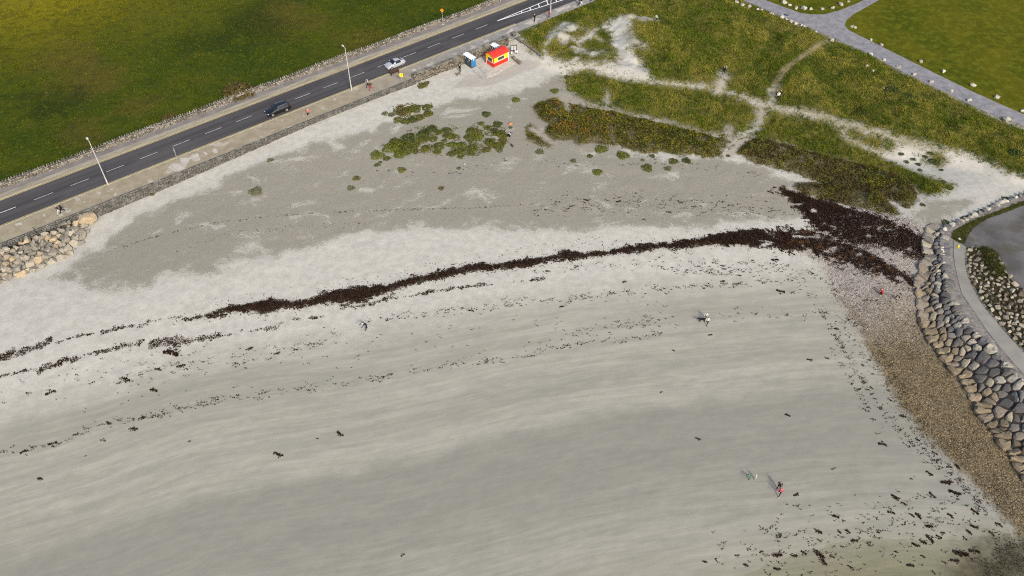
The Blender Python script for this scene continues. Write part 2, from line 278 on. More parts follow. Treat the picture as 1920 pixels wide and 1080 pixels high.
# lower beach, streaked along the shore
low = g.map(g.add(td, g.add(cen(n05, 6), cen(st1, 6))), 4., 13.)
lowc = g.mix(g.map(g.add(g.mul(st1, .55), g.add(g.mul(st2, .35), g.add(g.mul(n2, .12), g.mul(n7, .08)))), .40, .70), (.262, .252, .207), (.355, .341, .289))
band = g.noise(1., 5, g.comb(g.mul(td, .22), g.mul(al, .012)), .55, .3); lowc = g.mix(g.mul(g.map(band, .44, .62), .5), lowc, (.225, .217, .18))
lowc = g.mix(g.mul(g.map(st2, .5, .7), .35), lowc, (.36, .315, .262))
c = g.mix(g.mul(low, .92), c, lowc)
dampm = g.mul(g.map(g.add(td, g.add(cen(st1, 5), cen(n05, 4))), 29., 32.), g.map(g.add(td, g.add(cen(st1, 12), cen(n05, 8))), 56., 38.))
c = g.mix(g.mul(dampm, .8), c, g.mix(g.map(g.add(g.mul(st2, .7), g.mul(n2, .3)), .3, .7), (.205, .202, .172), (.232, .228, .194)))
late = g.map(g.add(td, cen(st1, 10)), 46., 60.)
c = g.mix(g.mul(late, .6), c, g.mix(g.map(st2, .35, .65), (.255, .243, .188), (.30, .286, .227)))
# footprints and blown litter
c = g.mix(g.mul(g.mul(g.map(n20, .60, .72), g.map(g.noise(.5, 4), .45, .65)), .35), c, (.16, .145, .12))
wz = g.map(g.add(g.attr('weedy'), cen(n05, 6)), -1., 2.5)
c = g.mix(g.mul(wz, g.mul(g.map(g.noise(5.5, 4), .60, .66), .7)), c, (.085, .07, .055))
# shingle bed below the pebbles
shm = g.map(g.add(g.attr('shingle'), g.add(cen(n2, 3.4), cen(n7, 2.4))), -.6, .8)
vc = g.voro(5.5); sep = g.nd('ShaderNodeSeparateColor'); g.put(sep.inputs[0], vc); vr = sep.outputs[0]
pale = g.mix(vr, (.20, .17, .14), (.42, .385, .345)); ochre = g.mix(vr, (.05, .04, .024), (.20, .16, .10))
c = g.mix(shm, c, g.mix(g.map(g.add(td, g.add(cen(n2, 6), cen(n05, 8))), 10., 26.), pale, ochre))
wdm = g.map(g.add(g.attr('weed'), g.add(cen(n2, 2.6), g.add(cen(n7, 2.2), cen(n20, .8)))), .05, .4)
c = g.mix(g.mul(wdm, .93), c, g.mix(n7, (.010, .005, .003), (.034, .018, .011)))
# concrete-hard trodden site by the hut
c = g.mix(g.mul(g.map(g.add(g.attr('site'), cen(n2, 1.)), -.3, .3), .6), c, g.mix(g.map(n7, .3, .7), (.30, .27, .23), (.36, .33, .285)))
# soil and thatch under the plants
thatch = g.mix(g.map(n2, .35, .65), (.04, .045, .009), (.12, .105, .026))
lawnc = g.mix(g.map(g.noise(.10, 5), .3, .7), (.058, .074, .004), (.112, .106, .008))
lawnc = g.mix(g.mul(g.map(g.noise(.35, 5), .55, .7), .6), lawnc, (.04, .06, .007))
lawnc = g.mix(g.mul(g.map(g.add(g.mul(g.noise(.6, 5), .6), g.mul(n2, .4)), .46, .60), .55), lawnc, (.16, .16, .014))
lawnc = g.mix(g.map(g.noise(4.5, 4), .3, .75), g.mix(.35, lawnc, (.02, .025, .004)), lawnc)
thatch = g.mix(g.map(g.attr('lawn'), -.2, .2), thatch, lawnc)
thatch = g.mix(g.mul(g.map(g.add(g.attr('dry'), cen(n2, 1.4)), -.5, .6), .8), thatch, (.24, .195, .11))
vegm = g.map(g.add(g.attr('grass'), g.add(cen(n2, 3.2), g.add(cen(n7, 2.6), cen(n20, 1.2)))), -1.3, .9)
trk = g.map(g.add(g.attr('track'), cen(n2, 1.)), -.6, .6); c = g.mix(g.mul(trk, .75), c, g.mix(n7, (.25, .225, .17), (.36, .33, .27)))
c = g.mix(vegm, c, thatch)
c = g.mix(g.map(g.add(g.attr('scrub'), g.add(cen(n2, 2.), g.add(cen(n7, 1.6), cen(n20, .8)))), -.5, .35), c, g.mix(g.map(g.add(n7, g.mul(n20, .5)), .6, .95), (.035, .032, .011), (.17, .145, .08)))
wat = g.map(g.add(g.attr('water'), g.add(cen(n2, 2.), cen(st1, 3.))), -3.5, 5.)
c = g.mix(g.mul(wat, .7), c, g.mix(g.map(st2, .3, .7), (.17, .158, .085), (.225, .21, .13)))
c = g.mix(g.mul(g.map(g.add(g.attr('kelp'), g.add(cen(n2, 6), g.add(cen(n05, 6), cen(n7, 3)))), -3., 4.), .88), c, g.mix(g.map(n7, .35, .65), (.02, .016, .008), (.095, .076, .038)))
rg = g.ma(g.math('MAXIMUM', g.mul(dampm, .6), wat), -.25, .95); g.put(g.b.inputs['Roughness'], rg)
g.bump(g.mul(g.add(g.mul(n7, .5), g.add(g.mul(n20, .15), g.mul(n2, .8))), g.ma(g.math('MULTIPLY', low, g.math('SUBTRACT', 1., shm)), -.6, 1.)), .32, .2)
ground = tri_obj('beach', np.c_[fx, fy, ZZ], F, g.col(c), tint=ATT); struct(ground)
ground.data.polygons.foreach_set('use_smooth', [True]*len(ground.data.polygons))
wm = M('shallow_sea', .06, .5); wm.b.inputs['Transmission Weight'].default_value = 0
tr = wm.nd('ShaderNodeBsdfTransparent'); tr.inputs[0].default_value = (.965, .965, .93, 1); gl = wm.nd('ShaderNodeBsdfGlossy'); gl.inputs['Roughness'].default_value = .08
fr = wm.nd('ShaderNodeFresnel'); fr.inputs[0].default_value = 1.33; mx = wm.nd('ShaderNodeMixShader')
wm.t.links.new(fr.outputs[0], mx.inputs[0]); wm.t.links.new(tr.outputs[0], mx.inputs[1]); wm.t.links.new(gl.outputs[0], mx.inputs[2])
bp = wm.nd('ShaderNodeBump'); bp.inputs['Strength'].default_value = .25; bp.inputs['Distance'].default_value = .05; wm.put(bp.inputs['Height'], wm.noise(2.2, 4)); wm.t.links.new(bp.outputs[0], gl.inputs['Normal'])
wm.t.links.new(mx.outputs[0], wm.t.nodes['Material Output'].inputs[0])
wv = [(p[0], p[1], Z_SEA+.012) for p in WATER]; struct(mesh_obj('sea_water', wv, [list(range(len(wv)))], wm.m))
# ------------------------------------------------------------------ road, kerbs, footpaths
def strip(name, s0, s1, n0, n1, z, m, parent=None, skirt=0, step=None):
    k = max(1, int((s1-s0)/(step or (s1-s0)))); v = []; f = []
    for i in range(k+1):
        s = s0+(s1-s0)*i/k; v += [rd(s, n0, z), rd(s, n1, z)]
    f = [(2*i, 2*i+2, 2*i+3, 2*i+1) for i in range(k)]
    if skirt:
        b = len(v); v += [(p[0], p[1], p[2]-skirt) for p in v[:b]]
        for i in range(k): f += [(2*i, b+2*i, b+2*i+2, 2*i+2), (2*i+1, 2*i+3, b+2*i+3, b+2*i+1)]
        f += [(0, 1, b+1, b), (2*k, b+2*k, b+2*k+1, 2*k+1)]
    return mesh_obj(name, v, f, m, parent)
def roadvec(m, ks, kn):
    mp = m.nd('ShaderNodeMapping'); mp.inputs['Rotation'].default_value = (0, 0, -RH); m.put(mp.inputs['Vector'], m.pos())
    sp = m.nd('ShaderNodeSeparateXYZ'); m.put(sp.inputs[0], mp.outputs[0]); return m.comb(m.mul(sp.outputs[0], ks), m.mul(sp.outputs[1], kn))
a = M('asphalt', .85, .3); lanes = a.noise(1., 4, roadvec(a, .025, .9), .5)
c = a.mix(a.map(lanes, .35, .65), (.047, .044, .045), (.072, .068, .068)); c = a.mix(a.mul(a.map(a.noise(.12, 4), .5, .66), .5), c, (.088, .084, .08))
c = a.mix(a.mul(a.map(a.noise(7, 3), .5, .8), .25), c, (.1, .095, .09)); ASPH = a.col(c)
road = struct(strip('road', -80, 260, -3.45, 3.55, 0.0, ASPH, step=20))
wl_ = M('road_paint', .7); WHITE = wl_.col(wl_.mix(wl_.map(wl_.noise(5, 5), .45, .72), (.52, .51, .485), (.14, .136, .132)))
wl2 = M('bright_road_paint', .7); WHITE2 = wl2.col(wl2.mix(wl2.map(wl2.noise(5, 5), .6, .8), (.74, .73, .70), (.3, .3, .29)))
yl = M('yellow_road_paint', .75); YEL = yl.col(yl.mix(yl.map(yl.noise(3, 5), .4, .65), (.46, .37, .16), (.36, .31, .21)))
for k in range(-9, 17):
    strip('centre_dash', 6*k, 6*k+3.09, .02, .14, .006, WHITE2 if k in (-1, 0) else WHITE, road)
A0, A1, A2 = onz(932.5, 39.2, 0), onz(1027, 0, 0), onz(1055, 0, 0)
def bar(name, p, q, w_, m, parent, z=.006):
    p, q = np.asarray(p), np.asarray(q); d = (q-p)/np.linalg.norm(q-p); n = np.array([-d[1], d[0]])*w_/2
    return mesh_obj(name, [(*(p-n), z), (*(q-n), z), (*(q+n), z), (*(p+n), z)], [(0, 1, 2, 3)], m, parent)
ext = 3.0
bar('hatch_line', A0, A0+(A1-A0)*ext, .22, WHITE2, road); bar('hatch_line', A0, A0+(A2-A0)*ext, .22, WHITE2, road, .010)
for t in (.44, .60, .76, .92, 1.08, 1.24, 1.4, 1.56): bar('hatch_bar', A0+(A1-A0)*t*1.06, A0+(A2-A0)*t*.84, .22, WHITE2, road, .014)
for n0 in (-3.06, -3.28): strip('yellow_line', -80, 104, n0-.12, n0, .005, YEL, road, step=20)
for n0 in (3.34, 3.56): strip('yellow_line', -80, 260, n0-.12, n0, .005, YEL, road, step=20)
kb = M('kerb_concrete', .9); KERB = kb.col(kb.mix(kb.map(kb.noise(1.2, 6), .3, .7), (.38, .33, .20), (.48, .43, .28)))
kb2 = M('gutter_concrete', .9); GUT = kb2.col(kb2.mix(kb2.map(kb2.noise(1.0, 6, roadvec(kb2, .2, 1.5)), .3, .7), (.225, .205, .155), (.36, .325, .245)))
kerb = struct(strip('kerb', -80, 103.9, -3.68, -3.45, .11, KERB, skirt=.11, step=4)); kerb2 = struct(strip('kerb', -80, 260, 3.56, 4.10, .10, GUT, skirt=.10, step=4))
kerb3 = struct(strip('kerb', -80, 260, 4.22, 4.86, .115, GUT, skirt=.12, step=4)); joint = strip('kerb_joint', -80, 260, 4.10, 4.22, .07, paint('joint', (.2, .18, .15)), kerb3)
pv = M('south_pavement', .9); pn = pv.noise(.06, 3)
mp = pv.nd('ShaderNodeMapping'); mp.inputs['Rotation'].default_value = (0, 0, -RH); mp.inputs['Location'].default_value = (0, 0, 0); pv.put(mp.inputs['Vector'], pv.pos())
sx = pv.nd('ShaderNodeSeparateXYZ'); pv.put(sx.inputs[0], mp.outputs[0])
S0 = RO[0]*math.cos(RH)+RO[1]*math.sin(RH)
east = pv.map(pv.add(pv.add(sx.outputs[0], -S0), pv.ma(pn, 30, -15)), 55., 100.)
c1 = pv.mix(pv.map(pv.noise(.6, 6), .3, .7), (.25, .212, .145), (.325, .282, .20)); c2 = pv.mix(pv.map(pv.noise(.8, 6), .3, .7), (.215, .205, .185), (.30, .285, .265))
c = pv.mix(east, c1, c2)
c = pv.mix(pv.mul(pv.map(pv.add(pv.noise(.45, 5, None, .6), pv.mul(pn, .2)), .70, .735), .75), c, (.42, .385, .33))
c = pv.mix(pv.mul(pv.map(pv.noise(11, 3), .5, .8), .2), c, (.12, .11, .09)); PAVE = pv.col(c)
pave = struct(strip('pavement', -80, 102, -7.75, -3.68, .10, PAVE, skirt=.1, step=6)); struct(strip('pavement', 102.0, 260, -6.15, -3.45, .06, PAVE, step=6))
np_ = M('north_footpath', .9); c = np_.mix(np_.map(np_.noise(.5, 6), .3, .7), (.165, .15, .142), (.225, .207, .195))
c = np_.mix(np_.mul(np_.map(np_.noise(.35, 5, roadvec(np_, .35, 2.)), .66, .72), .6), c, (.36, .33, .28)); NPATH = np_.col(c)
struct(strip('footpath', -80, 260, 4.86, 6.6, .11, NPATH, step=20))
CPATCH = paint('pale_concrete', (.43, .39, .335), .9, .2, .12, 1.5); i = 0
for poly in ([(315,315),(322,307),(334,305),(345,309),(347,318),(335,322),(325,321)], [(336,297),(348,295),(357,298),(352,307),(344,318),(340,308)], [(353,297),(362,289),(371,287),(376,300),(366,303),(360,299)], [(380,285),(384,284),(391,289),(386,291)], [(398,284),(400,278),(408,279),(408,287),(402,288)], [(28,420),(40,416),(42,421),(30,424)], [(80,403),(84,401),(86,405),(82,407)], [(110,403),(116,400),(119,404),(113,407)], [(212,366),(217,361),(220,364),(215,368)], [(798,122),(808,118),(812,121),(803,126)], [(880,92),(890,86),(896,88),(888,94)],[(948,62),(960,52),(964,58),(956,66)], [(770,130),(778,128),(782,131),(775,135)], [(905,78),(914,74),(918,77),(910,81)], [(982,45),(1000,34),(1014,34),(996,46)], [(1040,18),(1068,9),(1070,13),(1046,23)]):
    X = onz(*np.array(poly, float).T, .1); zp = .104 if to_sn(*X.mean(0))[0] < 101.5 else .066
    i += 1; zp += .003*(i % 3)
    mesh_obj('repair_patch', [(*p, zp) for p in X], [list(range(len(X)))], CPATCH, pave)
# park paths
pk = M('park_path', .9); c = pk.mix(pk.map(pk.noise(.8, 6), .3, .7), (.175, .17, .185), (.26, .252, .262)); c = pk.mix(pk.mul(pk.map(pk.noise(2.2, 5), .56, .68), .6), c, (.35, .34, .33)); c = pk.mix(pk.mul(pk.map(pk.noise(1.6, 6), .56, .7), .45), c, (.115, .11, .12)); PARKP = pk.col(c)
def flat(name, poly, z, m, parent=None):
    ts = tessellate_polygon([[Vector((p[0], p[1], 0)) for p in poly]]); P_ = [Vector((p[0], p[1], z)) for p in poly]
    ts = [t if (P_[t[1]]-P_[t[0]]).cross(P_[t[2]]-P_[t[0]]).z > 0 else (t[0], t[2], t[1]) for t in ts]; return mesh_obj(name, P_, ts, m, parent)
struct(flat('park_path', PATHPOLY, .145, PARKP))
# ------------------------------------------------------------------ field
def hf(x, y): return .04+.16*fbm(x*.3, y*.3, 33, 3)
sg = np.linspace(-120, 280, 180); ng = np.concatenate([[6.55], np.linspace(7.5, 90, 60), [140, 300, 700]])
S2, N2 = np.meshgrid(sg, ng, indexing='ij'); fx2 = RO[0]+RT[0]*S2+RN[0]*N2; fy2 = RO[1]+RT[1]*S2+RN[1]*N2
I = np.arange(S2.size).reshape(S2.shape); F = np.stack([I[:-1, :-1], I[1:, :-1], I[1:, 1:], I[:-1, 1:]], -1).reshape(-1, 4)
def field_cols(m):
    mp = m.nd('ShaderNodeMapping'); mp.inputs['Rotation'].default_value = (0, 0, -.5); mp.inputs['Scale'].default_value = (.75, 1, 1); m.put(mp.inputs['Vector'], m.pos())
    big = m.noise(.035, 4); mid = m.noise(.15, 5, mp.outputs[0], .6, .5); fine = m.noise(.75, 5, mp.outputs[0], .62, .5)
    def near(u, v, r0, r1):
        p = onz(u, v, 0); n = m.nd('ShaderNodeVectorMath'); n.operation = 'DISTANCE'; m.put(n.inputs[0], m.pos()); n.inputs[1].default_value = (p[0], p[1], .2)
        return m.map(m.add(n.outputs['Value'], m.ma(mid, 24, -12)), r0, r1, 1., 0.)
    c = m.mix(m.map(m.add(m.mul(big, .5), m.mul(mid, .5)), .38, .62), (.030, .060, .003), (.076, .094, .004))
    c = m.mix(m.mul(near(60, -30, 8, 46), .95), c, (.235, .20, .006)); c = m.mix(m.mul(near(330, 10, 4, 22), .55), c, (.12, .12, .008))
    for u, v, r_ in ((120,110,9), (150,150,11), (185,148,8), (265,200,6), (160,250,6), (560,40,10), (520,25,6), (680,75,8)): c = m.mix(m.mul(near(u, v, 2, r_), .5), c, (.125, .092, .018))
    for u, v, r_ in ((95,190,9), (80,215,6), (460,30,9), (380,80,8), (480,60,10)): c = m.mix(m.mul(near(u, v, 2, r_), .55), c, (.018, .034, .003))
    c = m.mix(m.mul(m.map(mid, .56, .72), .45), c, (.10, .078, .012))
    c = m.mix(m.mul(m.map(m.noise(1.6, 4, mp.outputs[0]), .54, .68), .55), c, (.14, .135, .02))
    return m.mix(m.mul(m.map(fine, .45, .68), .55), c, (.024, .038, .003))
fm = M('meadow_soil', .95, .1); c = field_cols(fm); FIELD = fm.col(fm.mix(.35, c, (.02, .022, .005)))
struct(tri_obj('field', np.c_[fx2.ravel(), fy2.ravel(), hf(fx2.ravel(), fy2.ravel())], F, FIELD))
# ------------------------------------------------------------------ grass and scrub
def tufts(name, x, y, z, hgt, m, blades=5, width=.05, lean=.6, spread=.16, tint=None):
    n = len(x); k = blades; th = RNG.uniform(0, 2*np.pi, (n, k)); r = spread*np.sqrt(RNG.random((n, k)))
    bx = x[:, None]+r*np.cos(th); by = y[:, None]+r*np.sin(th); hh = hgt[:, None]*RNG.uniform(.6, 1.2, (n, k)); wd = RNG.uniform(0, np.pi, (n, k)); la = RNG.uniform(0, 2*np.pi, (n, k)); ll = hh*lean*RNG.uniform(.3, 1.2, (n, k))
    cx, cy = np.cos(wd)*width/2, np.sin(wd)*width/2; zz = z[:, None]-.04+0*bx
    V = np.stack([np.stack([bx-cx, by-cy, zz], -1), np.stack([bx+cx, by+cy, zz], -1), np.stack([bx+ll*np.cos(la)+.10*hh, by+ll*np.sin(la)+.05*hh, zz+hh], -1)], 2).reshape(-1, 3)
    T = None if tint is None else np.repeat(tint, k*3)
    return stuff(tri_obj(name, V, np.arange(len(V)).reshape(-1, 3), m, tint=T))
def visible(x, y, mg=1.03):
    fw = y*CP+CAM_Z*SP; up = y*SP-CAM_Z*CP; return (np.abs(x/fw) < .6*mg) & (up/fw < .3375*mg) & (up/fw > -.3375*mg)
# meadow on the land side of the road
N_ = 60000; s = RNG.uniform(-40, 150, N_); n = 6.9+RNG.random(N_)*62; x = RO[0]+RT[0]*s+RN[0]*n; y = RO[1]+RT[1]*s+RN[1]*n
k = visible(x, y); x, y = x[k], y[k]
mg = M('meadow_blades', .8, .15); c = field_cols(mg); c = mg.mix(mg.map(mg.isl(), .0, 1.), mg.mix(.45, c, (.012, .02, .002)), mg.mix(.2, mg.mix(1., c, (1.4, 1.4, 1.4), 'MULTIPLY'), (.25, .23, .03))); mg.b.inputs['Specular IOR Level'].default_value = .03
MEAD = mg.col(c); MEAD_B = mg
tufts('meadow_grass', x, y, hf(x, y), .16+.42*vnoise(x*.55, y*.55, 50)*vnoise(x*.9, y*.9, 51), MEAD, 6, .07, .75, .22)
# dune grasses
def scatter(n, x0, x1, y0, y1): return RNG.uniform(x0, x1, n), RNG.uniform(y0, y1, n)
x, y = scatter(300000, -5, 125, 92, 186); k = visible(x, y) & (sdpoly(x, y, PATHPOLY) < -.3); x, y = x[k], y[k]
u, gg, _ = veg(x, y); vv = np.maximum(u, gg)
dn = fbm(x*.9, y*.9, 60, 4); dens = np.maximum(sstep((vv+(dn-.5)*3.4+.6)/1.7), .16*sstep((vv+(dn-.5)*4+2.0)/2.2))*(.45+.55*sstep((fbm(x*.3, y*.3, 61, 3)-.25)/.3))*np.where(gg > u-.01, sstep((.68-fbm(x*.7, y*.7, 64, 4))/.10), 1); dens *= np.where(dline(x, y, DRYTR) < .7, .25, 1)
edge = sdpoly(x, y, L2(H1, [(1040,40),(1110,58),(1145,75),(1160,130),(1100,118),(1040,110),(1015,80)])); dens *= np.where(edge > 0, .55, 1)
k = RNG.random(len(x)) < dens*.92; x, y, vv, gg = x[k], y[k], vv[k], gg[k]
dg = M('dune_grass_blades', .8, .15)
mp = dg.nd('ShaderNodeMapping'); mp.inputs['Rotation'].default_value = (0, 0, .9); mp.inputs['Scale'].default_value = (1, .38, 1); dg.put(mp.inputs['Vector'], dg.pos())
big = dg.noise(.09, 4); mid = dg.noise(.55, 5, mp.outputs[0], .62, .6)
straw = dg.map(dg.add(dg.mul(big, .5), dg.mul(mid, .6)), .49, .63)
c = dg.mix(straw, (.074, .118, .004), (.24, .225, .034)); c = dg.mix(dg.mul(dg.map(dg.add(dg.mul(dg.noise(.19, 5), .75), dg.mul(dg.noise(1.1, 4), .25)), .50, .57), .85), c, (.030, .074, .003))
c = dg.mix(dg.mul(dg.map(dg.noise(.13, 4), .60, .69), .6), c, (.23, .19, .06))
c = dg.mix(dg.isl(), dg.mix(.6, c, (.012, .018, .002)), dg.mix(.22, dg.mix(1., c, (1.5, 1.5, 1.5), 'MULTIPLY'), (.40, .34, .09))); DUNEG = dg.col(c); dg.b.inputs['Specular IOR Level'].default_value = .03
tufts('dune_grass', x, y, H(x, y), .20+.55*vnoise(x*.8, y*.8, 62)*vnoise(x*.5, y*.5, 63), DUNEG, 6, .065, .8, .2)
def leaves(x, y, z, size, m, name, parent=None, up=.5):
    """n single leaf quads around (x,y,z)"""
    n = len(x); d = RNG.normal(size=(n, 3)); d[:, 2] = np.abs(d[:, 2])*1+up; d /= np.linalg.norm(d, axis=1)[:, None]
    a = np.cross(d, RNG.normal(size=(n, 3))); a /= np.linalg.norm(a, axis=1)[:, None]; b = np.cross(d, a); sz = (size*RNG.uniform(.6, 1.4, n))[:, None]
    c = np.c_[x, y, z]; V = np.stack([c-a*sz, c+b*sz*.45, c+a*sz, c-b*sz*.45], 1).reshape(-1, 3)
    return tri_obj(name, V, np.arange(len(V)).reshape(-1, 4), m, parent)
x, y = scatter(420000, -2, 80, 88, 160); k = visible(x, y); x, y = x[k], y[k]; _, gg, sv_ = veg(x, y); dn = fbm(x*.8, y*.8, 70, 4)
k = RNG.random(len(x)) < np.maximum(sstep((sv_+(dn-.5)*3.2+.4)/1.2), .05*sstep((sv_+1.4)/1.4))*.95*sstep((.66-fbm(x*.6, y*.6, 74, 4))/.05); x, y, sv_ = x[k], y[k], sv_[k]
mound = sstep(sv_/.9)*(.12+.75*vnoise(x*.75, y*.75, 71)*vnoise(x*.33, y*.33, 72)+.25*vnoise(x*1.7, y*1.7, 73))
sm = M('scrub_leaves', .8, .05); bigs = sm.noise(.11, 3); 
c = sm.mix(sm.map(sm.add(sm.mul(sm.noise(.5, 4), .6), sm.mul(sm.noise(1.6, 3), .4)), .38, .62), (.034, .046, .006), (.155, .135, .016))
sp = sm.nd('ShaderNodeSeparateXYZ'); sm.put(sp.inputs[0], sm.pos())
west = sm.map(sm.add(sp.outputs[0], sm.ma(sm.noise(.3, 3), 14, -7)), 26., 12.)
c = sm.mix(sm.mul(west, sm.map(sm.noise(.45, 4), .5, .64)), c, (.17, .095, .016)); c = sm.mix(sm.mul(west, sm.map(sm.noise(.7, 3), .55, .68)), c, (.13, .125, .014))
east_ = sm.map(sm.add(sp.outputs[0], sm.ma(sm.noise(.3, 3), 10, -5)), 38., 46.)
c = sm.mix(sm.mul(east_, sm.map(sm.noise(.3, 4), .40, .56)), c, (.072, .048, .022)); c = sm.mix(sm.mul(east_, .25), c, (.03, .04, .008))
c = sm.mix(sm.map(sm.add(sm.isl(), sm.ma(sm.noise(1.3, 3), 1.4, -.7)), 0., 1.), sm.mix(.65, c, (.008, .009, .002)), sm.mix(.15, sm.mix(1., c, (1.4, 1.4, 1.35), 'MULTIPLY'), (.22, .20, .03))); SCRUB = sm.col(c)
stuff(leaves(x, y, H(x, y)+mound*RNG.uniform(.75, 1.05, len(x)), np.full(len(x), .15), SCRUB, 'dune_scrub'))
# grass strip on the causeway wall is added with the causeway below
# ------------------------------------------------------------------ pebbles and seaweed
PEB = M('pebbles', .7, .3); rr = PEB.isl(); td2 = PEB.attr('tint')
pal = PEB.mix(rr, (.15, .125, .105), (.50, .455, .41)); och = PEB.mix(rr, (.034, .026, .013), (.33, .25, .135)); c = PEB.mix(td2, pal, och); PEBM = PEB.col(PEB.mix(PEB.mul(PEB.map(PEB.add(PEB.mul(PEB.noise(.45, 5), .7), PEB.mul(PEB.noise(2., 4), .3)), .46, .62), .5), c, PEB.mix(1., c, (.42, .40, .36), 'MULTIPLY')))
x, y = scatter(260000, 30, 90, 38, 116); k = visible(x, y); x, y = x[k], y[k]; sh = sdpoly(x, y, SHING)
k = RNG.random(len(x)) < np.maximum(sstep((sh+(fbm(x*.8, y*.8, 80, 4)-.5)*4.5+.1)/.9), .10*sstep((sh+2.6)/2.6)); x, y = x[k], y[k]; n = len(x)
ywp = np.interp(x, wl[:, 0], wl[:, 1]); tdp = dline(x, y, WRACK)*np.where(y < ywp, 1, -1); tin = sstep((tdp+(fbm(x*.3, y*.3, 81, 3)-.5)*12-9)/16)
OCT = np.array([(1,0,0),(-1,0,0),(0,1,0),(0,-1,0),(0,0,1),(0,0,-1)], float); OF = np.array([(0,2,4),(2,1,4),(1,3,4),(3,0,4),(2,0,5),(1,2,5),(3,1,5),(0,3,5)])[:5]
OF = np.array([(0,2,4),(2,1,4),(1,3,4),(3,0,4)])
sc_ = RNG.uniform(.035, .105, n)*np.where(RNG.random(n) > .96, 1.6, 1); rot = RNG.uniform(0, np.pi, n); ca, sa = np.cos(rot), np.sin(rot); ex = RNG.uniform(.7, 1.4, (n, 1))
B = OCT[None]*sc_[:, None, None]*RNG.uniform(.75, 1.25, (n, 6, 1)); B[:, :, 0] *= ex; B[:, :, 2] *= .75
V = np.stack([B[:, :, 0]*ca[:, None]-B[:, :, 1]*sa[:, None]+x[:, None], B[:, :, 0]*sa[:, None]+B[:, :, 1]*ca[:, None]+y[:, None], B[:, :, 2]+(H(x, y)+.02)[:, None]], -1)[:, :5].reshape(-1, 3)
stuff(tri_obj('shingle_pebbles', V, (OF[None]+np.arange(n)[:, None, None]*5).reshape(-1, 3), PEBM, tint=np.repeat(tin, 5)))
wd = M('seaweed', .7, .08); c = wd.mix(wd.isl(), (.008, .004, .0025), (.046, .024, .014)); c = wd.mix(wd.mul(wd.map(wd.noise(.8, 4), .52, .68), wd.attr('tint')), c, (.105, .055, .022)); WEED = wd.col(c)
x, y = scatter(900000, -85, 80, 70, 118); m1 = sdpoly(x, y, W1); m2 = sdpoly(x, y, W2); md = np.full(x.shape, -BIG)
for p, w_ in P_BR: md = np.maximum(md, w_-dline(x, y, p)-.25)
k = np.maximum(np.maximum(m1, m2), md) > -2.2; x, y, m1, m2, md = x[k], y[k], m1[k], m2[k], md[k]
q = fbm(x*1.3, y*1.3, 90, 4)-.5; q2 = fbm(x*.45, y*.45, 91, 3)-.5
loose = sstep((x-40)/8)                      # the wrack lies looser and browner over the shingle
f1 = sstep((m1+q*(2.6+loose*1.6)+q2*(.8+1.8*loose)-.0+.35*loose)/.45); f2 = sstep((m2+q*3.0+q2*2.4+.85)/.6); f3 = sstep((md+q*1.5+.15)/.4)*.85
hole = np.where(x > 36, sstep((weed_hole(x, y)+.35)/.7), 1); pr = np.maximum(np.maximum(f1, f2)*hole, f3)*.95+.02*sstep((np.maximum(m1, m2)+1.6)/1.6); k = RNG.random(len(x)) < pr; x, y, m1, m2, md, l1 = x[k], y[k], m1[k], m2[k], md[k], (loose*(f1 > f2))[k]
thick = np.clip(np.maximum(m1, m2)*.35, 0, .35)
o = leaves(x, y, H(x, y)+.02+thick*RNG.random(len(x)), np.full(len(x), .14), WEED, 'seaweed_wrack', None, .9); stuff(o)
at_ = o.data.attributes.new('tint', 'FLOAT', 'POINT'); at_.data.foreach_set('value', np.repeat(np.clip(l1*1.0+.12, 0, 1), 4).astype(np.float32))
# strand lines of small scraps
LINES = [([(690,605),(715,598),(770,590),(800,587),(870,582),(920,574),(1000,562),(1055,566),(1090,556),(1140,552),(1200,547),(1270,540)], 90, 1.0), ([(640,721),(700,711),(760,699),(820,689),(880,682),(950,673),(990,667),(1040,655),(1100,642),(1170,638),(1240,625)], 80, .6), ([(0,848),(45,844),(100,836),(140,816),(200,796),(300,776),(360,763),(420,748),(500,737),(600,729),(640,721)], 90, .8), ([(1240,505),(1300,510),(1380,512),(1450,505),(1530,512)], 50, 1.2), ([(1270,540),(1380,534),(1420,530),(1480,526),(1540,522)], 50, .6), ([(1280,515),(1300,495),(1380,494),(1480,500)], 35, 1.6), ([(420,678),(520,660),(600,640),(640,618)], 35, 1.6), ([(240,715),(300,690),(420,680)], 22, 1.5), ([(820,685),(960,655),(1100,620),(1270,590)], 30, 1.2), ([(1100,620),(1300,600),(1440,590),(1560,600)], 30, 1.5), ([(1540,590),(1560,620),(1610,700),(1660,780),(1720,840),(1790,890),(1850,960)], 110, 1.6), ([(1560,660),(1600,720),(1640,790)], 25, 3.0), ([(1340,1050),(1500,1020),(1700,990),(1880,960)], 110, 5.5), ([(1560,540),(1620,560),(1700,580)], 40, 2.0), ([(1585,600),(1640,640),(1690,720),(1760,800)], 45, 2.5), ([(1000,395),(1150,380),(1300,385),(1480,390)], 150, 3.5), ([(700,320),(820,330),(960,300),(1100,310),(1300,310),(1450,330)], 50, 1.5), ([(0,730),(200,700),(400,650)], 30, 4.0), ([(900,505),(1000,515),(1100,500),(1280,485)], 40, 1.5), ([(200,472),(300,441),(420,416),(520,405),(640,398),(760,393),(880,390),(1000,383)], 150, .3, .06), ([(60,760),(400,690),(800,640),(1250,570)], 70, 5., .10), ([(1450,480),(1600,640),(1750,850),(1850,960)], 90, 4., .12), ([(1420,1060),(1650,1000),(1850,960)], 90, 6., .10), ([(380,575),(640,530),(900,478),(1200,448)], 70, 1.6, .07), ([(330,470),(420,440),(560,425),(700,418)], 50, .8, .06)]
xs = []; ys_ = []; szs = []
